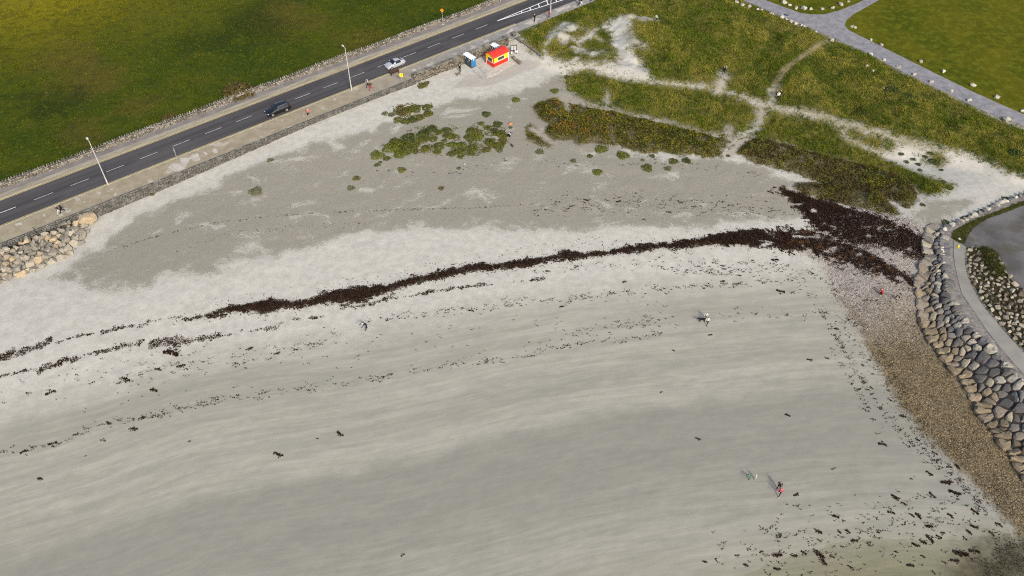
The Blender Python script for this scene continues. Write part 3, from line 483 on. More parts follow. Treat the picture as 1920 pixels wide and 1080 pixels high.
for pts, cnt, jit, *mr in LINES:
    cnt = int(cnt*1.5)
    P2 = L2(H1, pts); seg = np.linalg.norm(np.diff(P2, axis=0), axis=1); cum = np.r_[0, np.cumsum(seg)]; t = RNG.random(cnt)*cum[-1]
    px = np.interp(t, cum, P2[:, 0]); py = np.interp(t, cum, P2[:, 1])+RNG.normal(0, jit*.45, cnt)
    for a_, b_ in zip(px, py):
        r_ = mr[0]*random.uniform(.5, 1.1) if mr else random.choice((.06, .09, .12, .16, .22)); m_ = int(3+r_*40); ang = random.uniform(-.4, .5)
        tt = RNG.normal(0, r_*1.5, m_); cu = (tt/r_)**2*r_*.2; xs.append(a_+tt*math.cos(ang)); ys_.append(b_+tt*math.sin(ang)+cu+RNG.normal(0, r_*.4, m_)); szs.append(np.full(m_, .07+r_*.22))
x = np.concatenate(xs); y = np.concatenate(ys_); o = stuff(leaves(x, y, H(x, y)+.03, np.concatenate(szs)*.9, WEED, 'seaweed_scraps', None, 1.2))
# bladderwrack bed in the shallows
x, y = scatter(40000, 40, 75, 38, 62); kk = sdpoly(x, y, KELP); k = RNG.random(len(x)) < sstep((kk+(fbm(x*.6, y*.6, 95, 4)-.5)*9-.5)/3.5)*.75; x, y = x[k], y[k]
KEL = M('kelp', .7, .08); KELM = KEL.col(KEL.mix(KEL.isl(), (.006, .004, .002), (.04, .026, .010)))
stuff(leaves(x, y, np.maximum(H(x, y), Z_SEA)+.015+.03*RNG.random(len(x)), np.full(len(x), .09), KELM, 'seaweed_bed', None, 1.0))
# single clumps
CL_SAND = [(521,853,17),(637,814,16),(194,825,11),(142,815,11),(755,1040,8),(1308,823,10),(1477,778,9),(1493,928,10),(594,822,7),(75,897,9),(98,833,13),(45,846,12),(202,792,9),(267,783,9),(160,855,6),(355,827,5),(250,804,14),(289,731,13),(95,735,15),(53,738,10),(235,711,18),(322,661,26),(340,687,14),(297,692,12),(460,690,7),(468,655,13),(555,656,8),(522,662,8),(1263,657,6),(1240,735,6)]
CL_UP = [(1387,517,7),(1355,528,9),(1463,547,14),(1487,549,10),(1453,488,12),(1522,512,8),(1331,628,9),(1053,575,9),(884,582,10),(1170,528,8),(1080,500,10),(1026,508,9),(1253,398,9),(1208,412,7),(1098,375,10),(1160,378,9),(1275,380,9),(1445,360,12),(1452,352,8),(1727,585,14),(1712,611,7),(1690,552,7),(1518,675,9),(1550,672,9),(1568,617,8),(1617,685,8),(1636,702,9)]
CL_LOW = [(1655,832,13),(1678,932,13),(1695,944,9),(1671,960,12),(1710,966,9),(1723,967,12),(1747,929,12),(1790,925,17),(1773,905,15),(1782,904,10),(1783,967,11),(1827,960,12),(1567,968,11),(1533,997,14),(1573,997,8),(1590,996,9),(1602,1013,10),(1535,1013,8),(1647,999,6),(1743,988,12),(1717,1022,13),(1730,1017,12),(1745,1010,15),(1760,1007,9),(1768,999,8),(1817,997,10),(1827,988,12),(1808,1009,8),(1860,1000,9),(1873,983,11),(1458,1042,17),(1490,1043,10),(1506,1037,10),(1427,1034,8),(1382,1042,8),(1322,1054,8),(1348,1022,7),(1398,1060,9),(1457,1067,12),(1720,825,8),(1692,781,11),(1665,732,8),(1752,850,9),(1795,874,9),(1780,875,9),(1742,888,11),(1668,750,8),(1634,727,7)]
CL_WATER = [(1803,1040,22),(1790,1052,13),(1827,1032,16),(1535,1040,20),(1543,1052,16),(1707,1060,12),(1750,1073,9),(1593,1063,9),(1560,1043,9),(1620,1058,6),(1680,1035,7),(1730,1043,8),(1770,1055,9),(1640,1070,7)]
def clump_mesh(v):
    n = 46; t = RNG.uniform(-1, 1, n); xx = t*1.0+RNG.normal(0, .12, n); yy = (t**2)*(.25 if v % 2 else -.15)+RNG.normal(0, .22, n)*(1.1-np.abs(t)*.6); zz = .04+.22*np.clip(1-(xx**2+yy**2*2), 0, 1)*RNG.random(n)
    d = RNG.normal(size=(n, 3)); d[:, 2] = np.abs(d[:, 2])+.8; d /= np.linalg.norm(d, axis=1)[:, None]; a = np.cross(d, RNG.normal(size=(n, 3))); a /= np.linalg.norm(a, axis=1)[:, None]; b = np.cross(d, a); s = RNG.uniform(.16, .36, (n, 1)); c = np.c_[xx, yy, zz]
    V = np.stack([c-a*s, c+b*s*.5, c+a*s, c-b*s*.5], 1).reshape(-1, 3); o = tri_obj('seaweed_clump', V, np.arange(len(V)).reshape(-1, 4), WEED); me = o.data; bpy.data.objects.remove(o); return me
CM = [clump_mesh(i) for i in range(6)]
def nth(k): return f"{k}{'th' if 10 <= k % 100 <= 20 else {1: 'st', 2: 'nd', 3: 'rd'}.get(k % 10, 'th')}"
def clumps(lst, label, group):
    lst = sorted(lst); num = {id(q): i+1 for i, q in enumerate(lst)}
    P3 = G([(a_, b_) for a_, b_, _ in lst], H)
    for q_, p in zip(lst, P3):
        a_, b_, s = q_; o = bpy.data.objects.new('seaweed_clump', random.choice(CM)); COL.objects.link(o); dist = math.sqrt(p[0]**2+p[1]**2+(CAM_Z-p[2])**2)
        r_ = s*dist/FOC*.5; o.location = (p[0], p[1], p[2]-.01); o.rotation_euler = (0, 0, random.choice((0, math.pi))+random.uniform(-.6, .6)-(.5 if a_ > 1500 else 0)); o.scale = (r_*1.05, r_*1.2, r_*.9); tag(o, f'{label}, {nth(num[id(q_)])} from the left', 'seaweed', group)
clumps(CL_SAND, 'dark seaweed clump on the open pale sand', 'seaweed clumps on the open sand')
clumps(CL_UP, 'small seaweed clump near the wrack line', 'seaweed clumps around the wrack line')
clumps(CL_LOW, 'brown seaweed clump on sand beside the shingle', 'seaweed clumps below the shingle')
clumps(CL_WATER, 'brown seaweed clump in the shallow water', 'seaweed clumps in the shallows')
# ------------------------------------------------------------------ single plants on the sand
def plant_mesh(v):
    n = 300; th = RNG.uniform(0, 2*np.pi, n); r_ = np.sqrt(RNG.random(n)); lob = 1+.14*np.sin(th*3+v)+.06*np.sin(th*5+2*v); x = r_*np.cos(th)*lob; y = r_*np.sin(th)*lob; z = (.55*np.sqrt(np.clip(1.05-r_**2, 0, 1))+.12*vnoise(x*3+v*7, y*3, v))*RNG.uniform(.55, 1.05, n)
    d = RNG.normal(size=(n, 3))*.7+np.c_[x, y, z+.5]; d /= np.linalg.norm(d, axis=1)[:, None]; a = np.cross(d, RNG.normal(size=(n, 3))); a /= np.linalg.norm(a, axis=1)[:, None]; b = np.cross(d, a); s = RNG.uniform(.09, .17, (n, 1)); c = np.c_[x, y, z]
    V = np.stack([c-a*s, c+b*s*.7, c+a*s, c-b*s*.6], 1).reshape(-1, 3); return V, np.arange(len(V)).reshape(-1, 4)
PV = [plant_mesh(i) for i in range(5)]
def leafmat(name, d, l):
    m = M(name, .7, .2); c = m.mix(m.map(m.noise(1.2, 3), .35, .65), d, l); return m.col(m.mix(m.isl(), m.mix(.45, c, (.012, .016, .004)), m.mix(.25, c, (.16, .16, .03))))
PM = {'dark': leafmat('dark_leaves', (.03, .052, .008), (.058, .08, .012)), 'mid': leafmat('olive_leaves', (.062, .075, .008), (.118, .116, .012)), 'bright': leafmat('bright_leaves', (.078, .108, .008), (.15, .155, .012)), 'brown': leafmat('brown_leaves', (.075, .05, .018), (.12, .085, .03)), 'grey': leafmat('grey_green_leaves', (.10, .11, .055), (.17, .17, .09))}
PMESH = {}
def pmesh(v, k):
    if (v, k) not in PMESH:
        o = tri_obj('dune_plant', *PV[v], PM[k]); PMESH[(v, k)] = o.data; bpy.data.objects.remove(o)
    return PMESH[(v, k)]
ADJ = {'dark': 'dark green', 'mid': 'olive green', 'bright': 'bright green', 'brown': 'brownish', 'grey': 'sparse grey green'}
def plants(lst, where, group, flat=1.):
    lst = sorted(lst); tot = {}; P3 = G([(a_, b_+s*.18) for a_, b_, s, *_ in lst], H)
    for (a_, b_, s, k), p in zip(lst, P3):
        o = bpy.data.objects.new('dune_plant', pmesh(random.randrange(5), k)); COL.objects.link(o); dist = math.sqrt(p[0]**2+p[1]**2+(CAM_Z-p[2])**2); r_ = s*dist/FOC*.56
        o.location = (p[0], p[1], p[2]-.03); o.rotation_euler = (0, 0, random.uniform(0, 6.28)); o.scale = (r_*random.uniform(.95, 1.15), r_*random.uniform(.95, 1.1), min(r_, 1.3)*random.uniform(.45, .75)*flat); tot[k] = tot.get(k, 0)+1; one = sum(q[3] == k for q in lst) == 1; tag(o, f'{ADJ[k]} plant {where}'+('' if one else f', {nth(tot[k])} from the left'), 'plant', f'{ADJ[k]} {group}')
plants([(765,257,27,'dark'),(743,264,25,'mid'),(733,274,25,'bright'),(750,285,22,'bright'),(760,277,24,'mid'),(778,271,18,'mid'),(778,282,13,'mid'),(795,248,22,'dark'),(810,239,19,'dark'),(793,259,20,'mid'),(812,259,14,'mid'),(822,246,13,'mid'),(837,241,16,'dark'),(838,252,16,'mid'),(848,253,14,'bright'),(798,276,16,'mid'),(822,271,20,'mid'),(820,282,14,'mid'),(847,269,16,'bright'),(865,269,17,'bright'),(862,281,22,'mid'),(847,286,15,'mid'),(863,293,10,'mid'),(885,274,20,'mid'),(882,284,15,'mid'),(887,243,26,'mid'),(885,254,25,'mid'),(897,254,19,'bright'),(902,230,11,'mid'),(912,237,12,'bright'),(912,212,15,'dark'),(933,230,17,'dark'),(927,243,14,'brown'),(937,248,20,'mid'),(943,253,16,'mid'),(918,263,18,'mid'),(912,279,14,'mid'),(935,271,20,'mid'),(922,268,18,'mid'),(937,281,10,'grey'),(957,238,7,'mid'),(770,265,22,'mid'),(756,270,20,'mid'),(942,262,16,'mid'),(833,262,10,'mid'),(873,256,8,'brown')], 'of the cluster below the hut', 'plants of the cluster below the huts')
plants([(777,200,24,'mid'),(765,204,20,'mid'),(750,200,13,'brown'),(753,209,18,'brown'),(743,207,12,'grey'),(800,199,17,'mid'),(803,211,17,'mid'),(773,222,18,'dark'),(787,217,17,'mid'),(760,226,14,'mid'),(747,222,17,'mid'),(735,213,13,'grey'),(722,211,12,'grey')], 'in the small patch nearest the wall', 'plants of the patch by the wall')
plants([(707,287,23,'bright'),(725,295,13,'mid'),(707,307,10,'dark'),(713,303,7,'dark'),(753,316,15,'bright'),(860,314,8,'mid'),(668,332,13,'mid'),(658,350,13,'grey'),(827,351,10,'brown'),(480,355,22,'grey'),(507,298,11,'grey'),(967,185,14,'bright'),(1040,168,15,'bright')], 'alone on the bare upper sand', 'lone plants on the upper sand', .8)
plants([(1120,320,17,'bright'),(1127,277,20,'bright'),(1168,288,22,'bright'),(1213,312,19,'mid'),(1262,300,16,'mid'),(1252,314,12,'grey'),(1287,299,14,'dark'),(1012,282,14,'grey'),(1106,291,9,'dark'),(1063,143,11,'dark'),(1064,153,7,'dark'),(1205,299,7,'grey'),(1075,300,10,'grey'),(1223,291,9,'dark'),(1365,291,7,'brown')], 'edging the dune scrub', 'plants edging the dune scrub')
plants([(1700,302,9,'dark'),(1712,297,8,'dark'),(1722,307,8,'dark'),(1735,292,9,'dark'),(1752,300,16,'dark'),(1690,287,9,'dark'),(1745,285,10,'dark'),(1725,318,7,'dark'),(1765,318,7,'dark'),(1780,350,12,'mid'),(1760,355,10,'mid'),(1730,383,9,'brown'),(1700,385,12,'brown'),(1770,340,9,'mid'),(1792,418,9,'dark'),(1808,408,11,'dark'),(1820,405,11,'dark'),(1833,400,9,'dark'),(1846,394,10,'dark'),(1862,386,9,'dark'),(1887,372,12,'dark'),(1902,373,11,'brown'),(1773,415,12,'dark')], 'on the white sand gap', 'plants on the white sand gap')
plants([(127,462,12,'bright'),(106,424,13,'dark'),(118,420,9,'mid'),(16,463,13,'dark'),(8,468,9,'mid'),(81,440,9,'dark')], 'growing among the boulders of the left rock bank', 'plants on the rock bank')
plants([(283,361,12,'dark'),(792,158,17,'mid'),(800,154,10,'mid')], 'at the foot of the sea wall', 'plants at the sea wall')
x, y = scatter(60000, -32, 0, 100, 142); MATS = [L2(H1, p) for p in ([(698,296),(712,276),(735,258),(765,246),(790,238),(850,236),(870,250),(890,234),(905,232),(925,225),(945,235),(955,260),(948,285),(915,288),(870,296),(840,296),(800,288),(760,292)], [(728,207),(745,196),(785,192),(812,196),(810,215),(780,230),(748,228)])]
mk = np.maximum(sdpoly(x, y, MATS[0]), sdpoly(x, y, MATS[1])); k = RNG.random(len(x)) < sstep((fbm(x*.7, y*.7, 110, 4)-.46)/.10)*sstep((mk+.6)/1.5)*.85; x, y = x[k], y[k]
MAT = leafmat('mat_leaves', (.06, .07, .008), (.14, .125, .018)); stuff(leaves(x, y, H(x, y)+.04+.22*RNG.random(len(x))*vnoise(x, y, 111), np.full(len(x), .15), MAT, 'creeping_plants'))
def bush(u, v, px, k, label, name='bush', zs=.8):
    p = at(u, v+px*.2) if to_sn(*onz(u, v, 0))[1] < 6 else Vector((*onz(u, v+px*.25, .1), .1))
    r_ = px*p.length/FOC*.5*1.0; r_ = px*math.sqrt(p.x**2+p.y**2+CAM_Z**2)/FOC*.5
    root = thing(name, label, 'bush', p)
    for i in range(7):
        o = bpy.data.objects.new('foliage', pmesh(i % 5, k)); COL.objects.link(o); o.parent = root; a_ = i*2.4; q = 0 if i == 0 else .45*r_
        o.location = (q*math.cos(a_), q*math.sin(a_), 0); o.scale = (r_*.8, r_*.8, r_*zs*(1.0 if i else 1.5)); o.rotation_euler = (0, 0, a_)
    bm = bmesh.new()
    for i in range(5): rod(bm, (0, 0, -.1), (.4*r_*math.cos(i*1.3), .4*r_*math.sin(i*1.3), r_*.5), .05, .02, 5)
    bm_obj('stem', bm, paint('bark', (.06, .045, .03)), root)
bush(447,163,46,'brown','large rust brown bush behind the field wall opposite the dark car','bush',.7)
bush(318,218,24,'brown','small reddish brown bush against the field wall left of the dark car','bush',.6)
bush(1901,285,22,'dark','round dark green bush in the rough grass at the right edge','bush',.7)
bush(1700,178,20,'dark','low dark bush in the rough grass below the park path','bush',.45)
bush(1672,165,22,'dark','low dark bush beside a scatter of white stones','bush',.4)
# ------------------------------------------------------------------ stones
def stone_mat(name, lo, hi, alt, spots=True):
    m = M(name, .85, .25); r_ = m.orand(); c = m.mix(r_, lo, hi); c = m.mix(m.map(m.math('FRACT', m.mul(r_, 7.31)), .62, .8), c, alt)
    n = m.noise(3.2, 5); c = m.mix(m.mul(m.map(n, .3, .7), .35), c, (.08, .07, .06))
    if spots: c = m.mix(m.mul(m.map(m.noise(6, 4), .62, .74), .4), c, (.5, .48, .40))
    m.bump(m.noise(4, 5), .5, .12); return m.col(c)
ARMOUR = stone_mat('limestone_armour', (.25, .23, .185), (.41, .365, .28), (.42, .33, .21), False)
PITCHED = stone_mat('pitched_stone', (.11, .10, .092), (.29, .26, .22), (.40, .35, .25)); PITCHLOW = stone_mat('pitched_stone_low', (.13, .105, .068), (.30, .24, .155), (.22, .185, .145)); PITCHGREY = stone_mat('pitched_stone_grey', (.08, .077, .076), (.20, .193, .188), (.36, .33, .27))
RUBBLE = stone_mat('loose_rubble', (.20, .17, .125), (.44, .39, .30), (.13, .10, .07)); BOULDER = stone_mat('pale_boulder', (.40, .385, .32), (.56, .54, .46), (.48, .44, .36), False)
def hull(name, rx, ry, rz, m, parent=None, n=16, p=2.6, lo=.86):
    bm = bmesh.new()
    for i in range(n):
        d = Vector(RNG.normal(size=3)).normalized(); q = (abs(d.x)**p+abs(d.y)**p+abs(d.z)**p)**(1/p); d = d/q*random.uniform(lo, 1.08); bm.verts.new((d.x*rx, d.y*ry, d.z*rz))
    r_ = bmesh.ops.convex_hull(bm, input=bm.verts); bmesh.ops.delete(bm, geom=[e for e in r_['geom_interior'] if isinstance(e, bmesh.types.BMVert)], context='VERTS')
    return bm_obj(name, bm, m, parent)
def poisson(poly, r, tries=9000, rf=None):
    P_ = np.asarray(poly); lo, hi = P_.min(0), P_.max(0); pts = []
    C = np.c_[RNG.uniform(lo[0], hi[0], tries), RNG.uniform(lo[1], hi[1], tries)]; C = C[sdpoly(C[:, 0], C[:, 1], P_) > -.05]
    A_ = np.zeros((0, 2)); rs = np.zeros(0)
    for c in C:
        rr_ = rf(c) if rf else r
        if len(A_) == 0 or (np.linalg.norm(A_-c, axis=1) > (rr_+rs)*.5).all(): A_ = np.vstack([A_, c]); rs = np.append(rs, rr_)
    return A_, rs
def cells(pts, maxr):
    out = []
    for i, p in enumerate(pts):
        d = np.linalg.norm(pts-p, axis=1); idx = np.argsort(d)[1:16]; poly = [p+maxr*np.array([math.cos(a_), math.sin(a_)]) for a_ in np.linspace(0, 2*math.pi, 9)[:-1]]
        for j in idx:
            mid = (p+pts[j])/2; nn = pts[j]-p; new = []
            for a_, b_ in zip(poly, poly[1:]+poly[:1]):
                da, db = (a_-mid)@nn, (b_-mid)@nn
                if da <= 0: new.append(a_)
                if da*db < 0: new.append(a_+(b_-a_)*da/(da-db))
            poly = new
            if len(poly) < 3: break
        if len(poly) >= 3: out.append((i, np.array(poly)))
    return out
# rock armour at the west end of the pavement
ARM_TOP = onz(*np.array([(-70,498),(0,471),(25,461),(52,449),(79,439),(110,426),(135,416),(164,401)], float).T, -.15)
ARM_TOE = L2(H1, [(180,413),(172,424),(162,444),(152,460),(136,474),(124,485),(88,493),(75,506),(44,517),(0,532),(-70,562)])
ARM = np.vstack([ARM_TOP, ARM_TOE])
def zslope(x, y, top, toe, zt, Hb):
    a_ = dline(x, y, top); b_ = dline(x, y, toe); t = a_/(a_+b_+1e-6); return zt*(1-t)+Hb(x, y)*t
arm = thing('rock_armour', 'bank of pale angular boulders piled against the pavement at the left edge', 'rock bank', (*ARM.mean(0), -1.5))
pts, rs = poisson(ARM, 1.3, 6000, lambda c: .68+.65*sstep((dline(c[0], c[1], ARM_TOP)-1)/6)*random.random()+.4*random.random())
def child(o, root, p): o.parent = root; o.matrix_parent_inverse = Matrix.Identity(4); o.location = Vector(p)-root.location
bs = None
for p, r_ in zip(pts, rs):
    z = float(zslope(p[0], p[1], ARM_TOP, ARM_TOE, -.15, H1)); o = hull('boulder', r_*random.uniform(.68, .84), r_*random.uniform(.54, .68), r_*random.uniform(.46, .60), ARMOUR, None, 13, 5., .8)
    child(o, arm, (p[0], p[1], z+.06)); o.rotation_euler = (random.uniform(-.3, .3), random.uniform(-.3, .3), random.uniform(0, 6.3))
o = hull('boulder', 1.55, 1.05, .75, ARMOUR, None, 18); child(o, arm, Vector((*onz(164, 408, -.3), -.35))); o.rotation_euler = (0, 0, .5)
pts, rs = poisson(ARM, .6, 3000)
bm = bmesh.new()
for p in pts:
    z = float(zslope(p[0], p[1], ARM_TOP, ARM_TOE, -.25, H1)); bmesh.ops.create_icosphere(bm, subdivisions=1, radius=.33, matrix=Matrix.Translation((p[0]-arm.location.x, p[1]-arm.location.y, z-.28-arm.location.z)) @ Matrix.Rotation(random.random()*3, 4, 'X'))
stuff(bm_obj('rubble_fill', bm, ARMOUR, arm))
# causeway
TOE = L2(H1, [(1752,431),(1746,445),(1743,462),(1741,487),(1732,520),(1729,537),(1729,560),(1731,580),(1739,607),(1749,630),(1765,657),(1780,677),(1797,700),(1813,720),(1830,747),(1847,780),(1867,802),(1880,823),(1897,847),(1925,886),(2000,985)])
CREST = onz(*np.array([(1764,436),(1765,463),(1767,487),(1771,510),(1774,540),(1778,563),(1793,580),(1813,610),(1840,635),(1867,663),(1893,693),(1925,722),(2010,800)], float).T, ZC)
PL = onz(*np.array([(1788,453),(1788,477),(1791,500),(1795,520),(1803,550),(1823,580),(1850,620),(1880,658),(1920,703),(2010,790)], float).T, ZC)
PR = onz(*np.array([(1812,463),(1809,480),(1810,503),(1815,522),(1824,540),(1840,570),(1867,603),(1893,633),(1922,664),(2010,745)], float).T, ZC)
WIN = onz(*np.array([(1788,440),(1800,427),(1822,414),(1850,404),(1880,394),(1930,374),(2020,348)], float).T, ZC)
APRON = onz(*np.array([(1807,459),(1814,444),(1823,429),(1850,411),(1884,399),(1930,382),(2030,350),(2200,420),(2200,620),(1990,600),(1945,570),(1902,528),(1884,503),(1874,479),(1850,466),(1826,461),(1812,463)], float).T, ZC)
cc = M('rough_concrete', .95); c = cc.mix(cc.map(cc.noise(1.3, 6), .3, .7), (.14, .128, .118), (.235, .215, .195)); c = cc.mix(cc.mul(cc.map(cc.noise(2.5, 5), .58, .68), .6), c, (.38, .37, .33)); RCONC = cc.col(c)
core = np.vstack([CREST[::-1], WTOP[1:], onz(np.array([2400., 2400.]), np.array([400., 900.]), ZC)])
def slab(name, poly, z, depth, m, parent=None):
    o = flat(name, poly, z, m, parent)
    if depth:
        n = len(poly); me = o.data; V = [v.co.copy() for v in me.vertices]; Fs = [tuple(p.vertices) for p in me.polygons]; V2 = V+[v-Vector((0, 0, depth)) for v in V]
        nm = bpy.data.meshes.new(name); nm.from_pydata(V2, [], Fs+[(i, (i+1) % n, n+(i+1) % n, n+i) for i in range(n)]); nm.materials.append(m); o.data = nm
        bm = bmesh.new(); bm.from_mesh(nm); bmesh.ops.recalc_face_normals(bm, faces=bm.faces[:]); bm.to_mesh(nm); bm.free()
        if nm.polygons[0].normal.z < 0: nm.flip_normals()
    return o
cw = struct(slab('causeway', core, ZC, 3.5, RCONC))
fp = M('causeway_path', .9); c = fp.mix(fp.map(fp.noise(.5, 5), .3, .7), (.215, .205, .178), (.265, .252, .222)); CPATH = fp.col(fp.mix(fp.mul(fp.map(fp.noise(9, 3), .5, .8), .15), c, (.15, .14, .12)))
struct(mesh_obj('causeway_path', [(*p, ZC+.05) for p in PL]+[(*p, ZC+.05) for p in PR], [(i, i+len(PL), i+1+len(PL), i+1) for i in range(len(PL)-1)], CPATH))
ap = M('wet_tarmac', .8); c = ap.mix(ap.map(ap.noise(.18, 5), .36, .62), (.082, .079, .077), (.142, .137, .133)); c = ap.mix(ap.mul(ap.map(ap.noise(.25, 6), .52, .66), .6), c, (.075, .066, .045)); c = ap.mix(ap.mul(ap.map(ap.noise(3, 5), .55, .75), .3), c, (.05, .05, .055))
struct(slab('tarmac_apron', APRON, ZC+.03, 0, ap.col(c)))
# pitched stones of the causeway flank
FL = np.vstack([TOE, CREST[::-1]])
rev = thing('stone_revetment', 'sloping causeway flank of fitted brown and grey stones beside the shingle', 'revetment', (*FL.mean(0), -2.5))
rfun = lambda c: .50+.25*sstep((92-c[1])/25)+1.0*random.random()**2.4
pts, rs = poisson(FL, 1.2, 9000, rfun); Hs = lambda x, y: zslope(x, y, CREST, TOE, ZC+.02, H1)
cl = cells(pts, 1.6); cl = sorted(cl, key=lambda t: pts[t[0]][1])
vis = [(i, c_) for i, c_ in cl if visible(pts[i][0], pts[i][1], 1.06)]
vis.sort(key=lambda t: -abs(np.cross(t[1], np.roll(t[1], -1, 0)).sum())); extraV = []; extraF = []
for nn_, (i, poly) in enumerate(vis):
    cen_ = poly.mean(0); k = len(poly); gp = .055; z0 = float(Hs(*cen_)); V = []; hh = random.uniform(.10, .42); tl = RNG.normal(0, .13, 2)
    poly = np.concatenate([[p_*.78+q_*.22, p_*.24+q_*.76] for p_, q_ in zip(poly, np.roll(poly, -1, 0))]); k = len(poly)
    base = cen_+(poly-cen_)*(1-gp*random.uniform(.8, 2.6)/(np.linalg.norm(poly-cen_, axis=1)[:, None]+.01)); base = base+RNG.normal(0, .045, base.shape)
    for lev, sc_, dz in ((0, .97, -.45), (1, 1., .0), (2, random.uniform(.62, .84), hh)):
        q = cen_+(base-cen_)*sc_; zq = Hs(q[:, 0], q[:, 1]); V += [(a_-rev.location.x, b_-rev.location.y, zz_+dz+(q_-cen_)@tl-rev.location.z) for (a_, b_), zz_, q_ in zip(q, zq, q)]
    V.append((cen_[0]-rev.location.x, cen_[1]-rev.location.y, z0+hh*1.25-rev.location.z))
    Fq = [(l*k+j, l*k+(j+1) % k, (l+1)*k+(j+1) % k, (l+1)*k+j) for l in range(2) for j in range(k)]+[(2*k+j, 2*k+(j+1) % k, 3*k) for j in range(k)]
    dt = dline(cen_[0], cen_[1], TOE); dc = dline(cen_[0], cen_[1], CREST); t = dt/(dt+dc)
    m_ = PITCHLOW if t < .15+.25*random.random() and cen_[1] < 94 else (PITCHGREY if t > .55+.4*(random.random()-.5) else PITCHED)
    if nn_ < 299: mesh_obj('stone', V, Fq, m_, rev)
    else: o_ = len(extraV); extraV += V; extraF += [tuple(q_+o_ for q_ in f) for f in Fq]
if extraV: stuff(mesh_obj('small_stones', extraV, extraF, PITCHED, rev))
NV = 40; bedv = []; bedf = []
def resample(L, n):
    seg = np.r_[0, np.cumsum(np.linalg.norm(np.diff(L, axis=0), axis=1))]; t = np.linspace(0, seg[-1], n); return np.c_[np.interp(t, seg, L[:, 0]), np.interp(t, seg, L[:, 1])]
a_, b_ = resample(TOE, NV), resample(CREST, NV)
for p, q in zip(a_, b_): bedv += [(p[0], p[1], float(H1(p[0], p[1]))-.12), (q[0], q[1], ZC-.10)]
bd = mesh_obj('bedding', [(v[0]-rev.location.x, v[1]-rev.location.y, v[2]-rev.location.z) for v in bedv], [(2*i, 2*i+2, 2*i+3, 2*i+1) for i in range(NV-1)], paint('dark_joint', (.05, .042, .035), .95, .1, .2), rev)
# loose rocks on the inner side of the causeway
INR = onz(*np.array([(1816,466),(1832,463),(1850,468),(1872,482),(1882,506),(1902,531),(1945,572),(1990,602),(1990,725),(1925,662),(1895,628),(1869,598),(1843,566),(1828,538),(1818,515),(1813,490)], float).T, ZC)
rb = thing('rubble_bank', 'bank of loose pale rocks between the causeway path and the tarmac', 'rock bank', (*INR.mean(0), ZC))
pts, rs = poisson(INR, .7, 7000, lambda c: random.choice((.5, .6, .75, .95)))
vis = [j for j in np.argsort(pts[:, 1])[::-1] if visible(pts[j][0], pts[j][1], 1.03)][:290]
for j in vis:
    p, r_ = pts[j], rs[j]; o = hull('rock', r_*random.uniform(.5, .68), r_*random.uniform(.42, .55), r_*random.uniform(.3, .5), RUBBLE, None, 13); child(o, rb, (p[0], p[1], ZC+.06)); o.rotation_euler = (random.uniform(-.4, .4), random.uniform(-.4, .4), random.uniform(0, 6.3))
slab('soil', INR-rb.location.xy, ZC+.018-rb.location.z, 0, paint('dark_soil', (.035, .032, .016), .95, .1, .3, 2), rb)
# coping rocks along the low wall of the apron
tw = thing('apron_wall', 'low stone wall between the white sand and the grey tarmac', 'wall', (*WTOP.mean(0), ZC))
for L_, sz in ((WTOP, .62), (np.vstack([WTOP[:1], CREST[1:5]]), .5)):
    q = resample(L_, int(np.linalg.norm(np.diff(L_, axis=0), axis=1).sum()/(sz*1.6)))
    for p in q:
        if not visible(p[0], p[1], 1.03): continue
        o = hull('stone', sz*random.uniform(.7, 1.1), sz*random.uniform(.55, .85), .35, PITCHGREY if random.random() < .6 else BOULDER, None, 14); child(o, tw, (p[0], p[1], ZC+.05)); o.rotation_euler = (0, 0, random.uniform(0, 6))
strip_poly = onz(*np.array([(1783,446),(1788,432),(1806,422),(1830,411),(1858,400),(1882,391),(1930,372),(2020,344),(2024,352),(1930,381),(1884,399),(1850,411),(1823,429),(1814,443),(1807,458),(1795,454)], float).T, ZC)
inb = onz(*np.array([(1832,466),(1850,462),(1868,472),(1880,498),(1886,516),(1872,520),(1855,512),(1845,500),(1838,482)], float).T, ZC)
flat('grass_verge', strip_poly, ZC+.018, paint('verge_soil', (.05, .052, .014), .95, .05, .3, 2), tw).location = (-tw.location.x, -tw.location.y, -tw.location.z)
x, y = scatter(90000, 55, 115, 70, 124); q1 = sdpoly(x, y, strip_poly); q2 = sdpoly(x, y, inb); q3 = .35-dline(x, y, resample(PR, 60))-.0
on_path = sdpoly(x, y, np.vstack([PL, PR[::-1]])) > -.02
k = (np.maximum(np.maximum(q1, q2), q3)+(fbm(x*1.5, y*1.5, 97, 3)-.5)*.9 > 0) & (RNG.random(len(x)) < np.where(q2 > -.2, 1, .75)) & ~on_path & (sdpoly(x, y, APRON) < .1)
x, y, q2 = x[k], y[k], q2[k]; cg = M('coarse_grass', .8, .15); c = cg.mix(cg.map(cg.noise(.7, 4), .35, .65), (.035, .052, .008), (.085, .082, .018)); CGR = cg.col(cg.mix(cg.isl(), cg.mix(.5, c, (.012, .016, .004)), cg.mix(.25, c, (.17, .15, .04))))
tufts('coarse_grass', x, y, np.full(len(x), ZC+.02)+np.clip(q2, 0, 1.2)*.35, np.where(q2 > -.2, .55, .22), CGR, 6, .05, .8, .15)
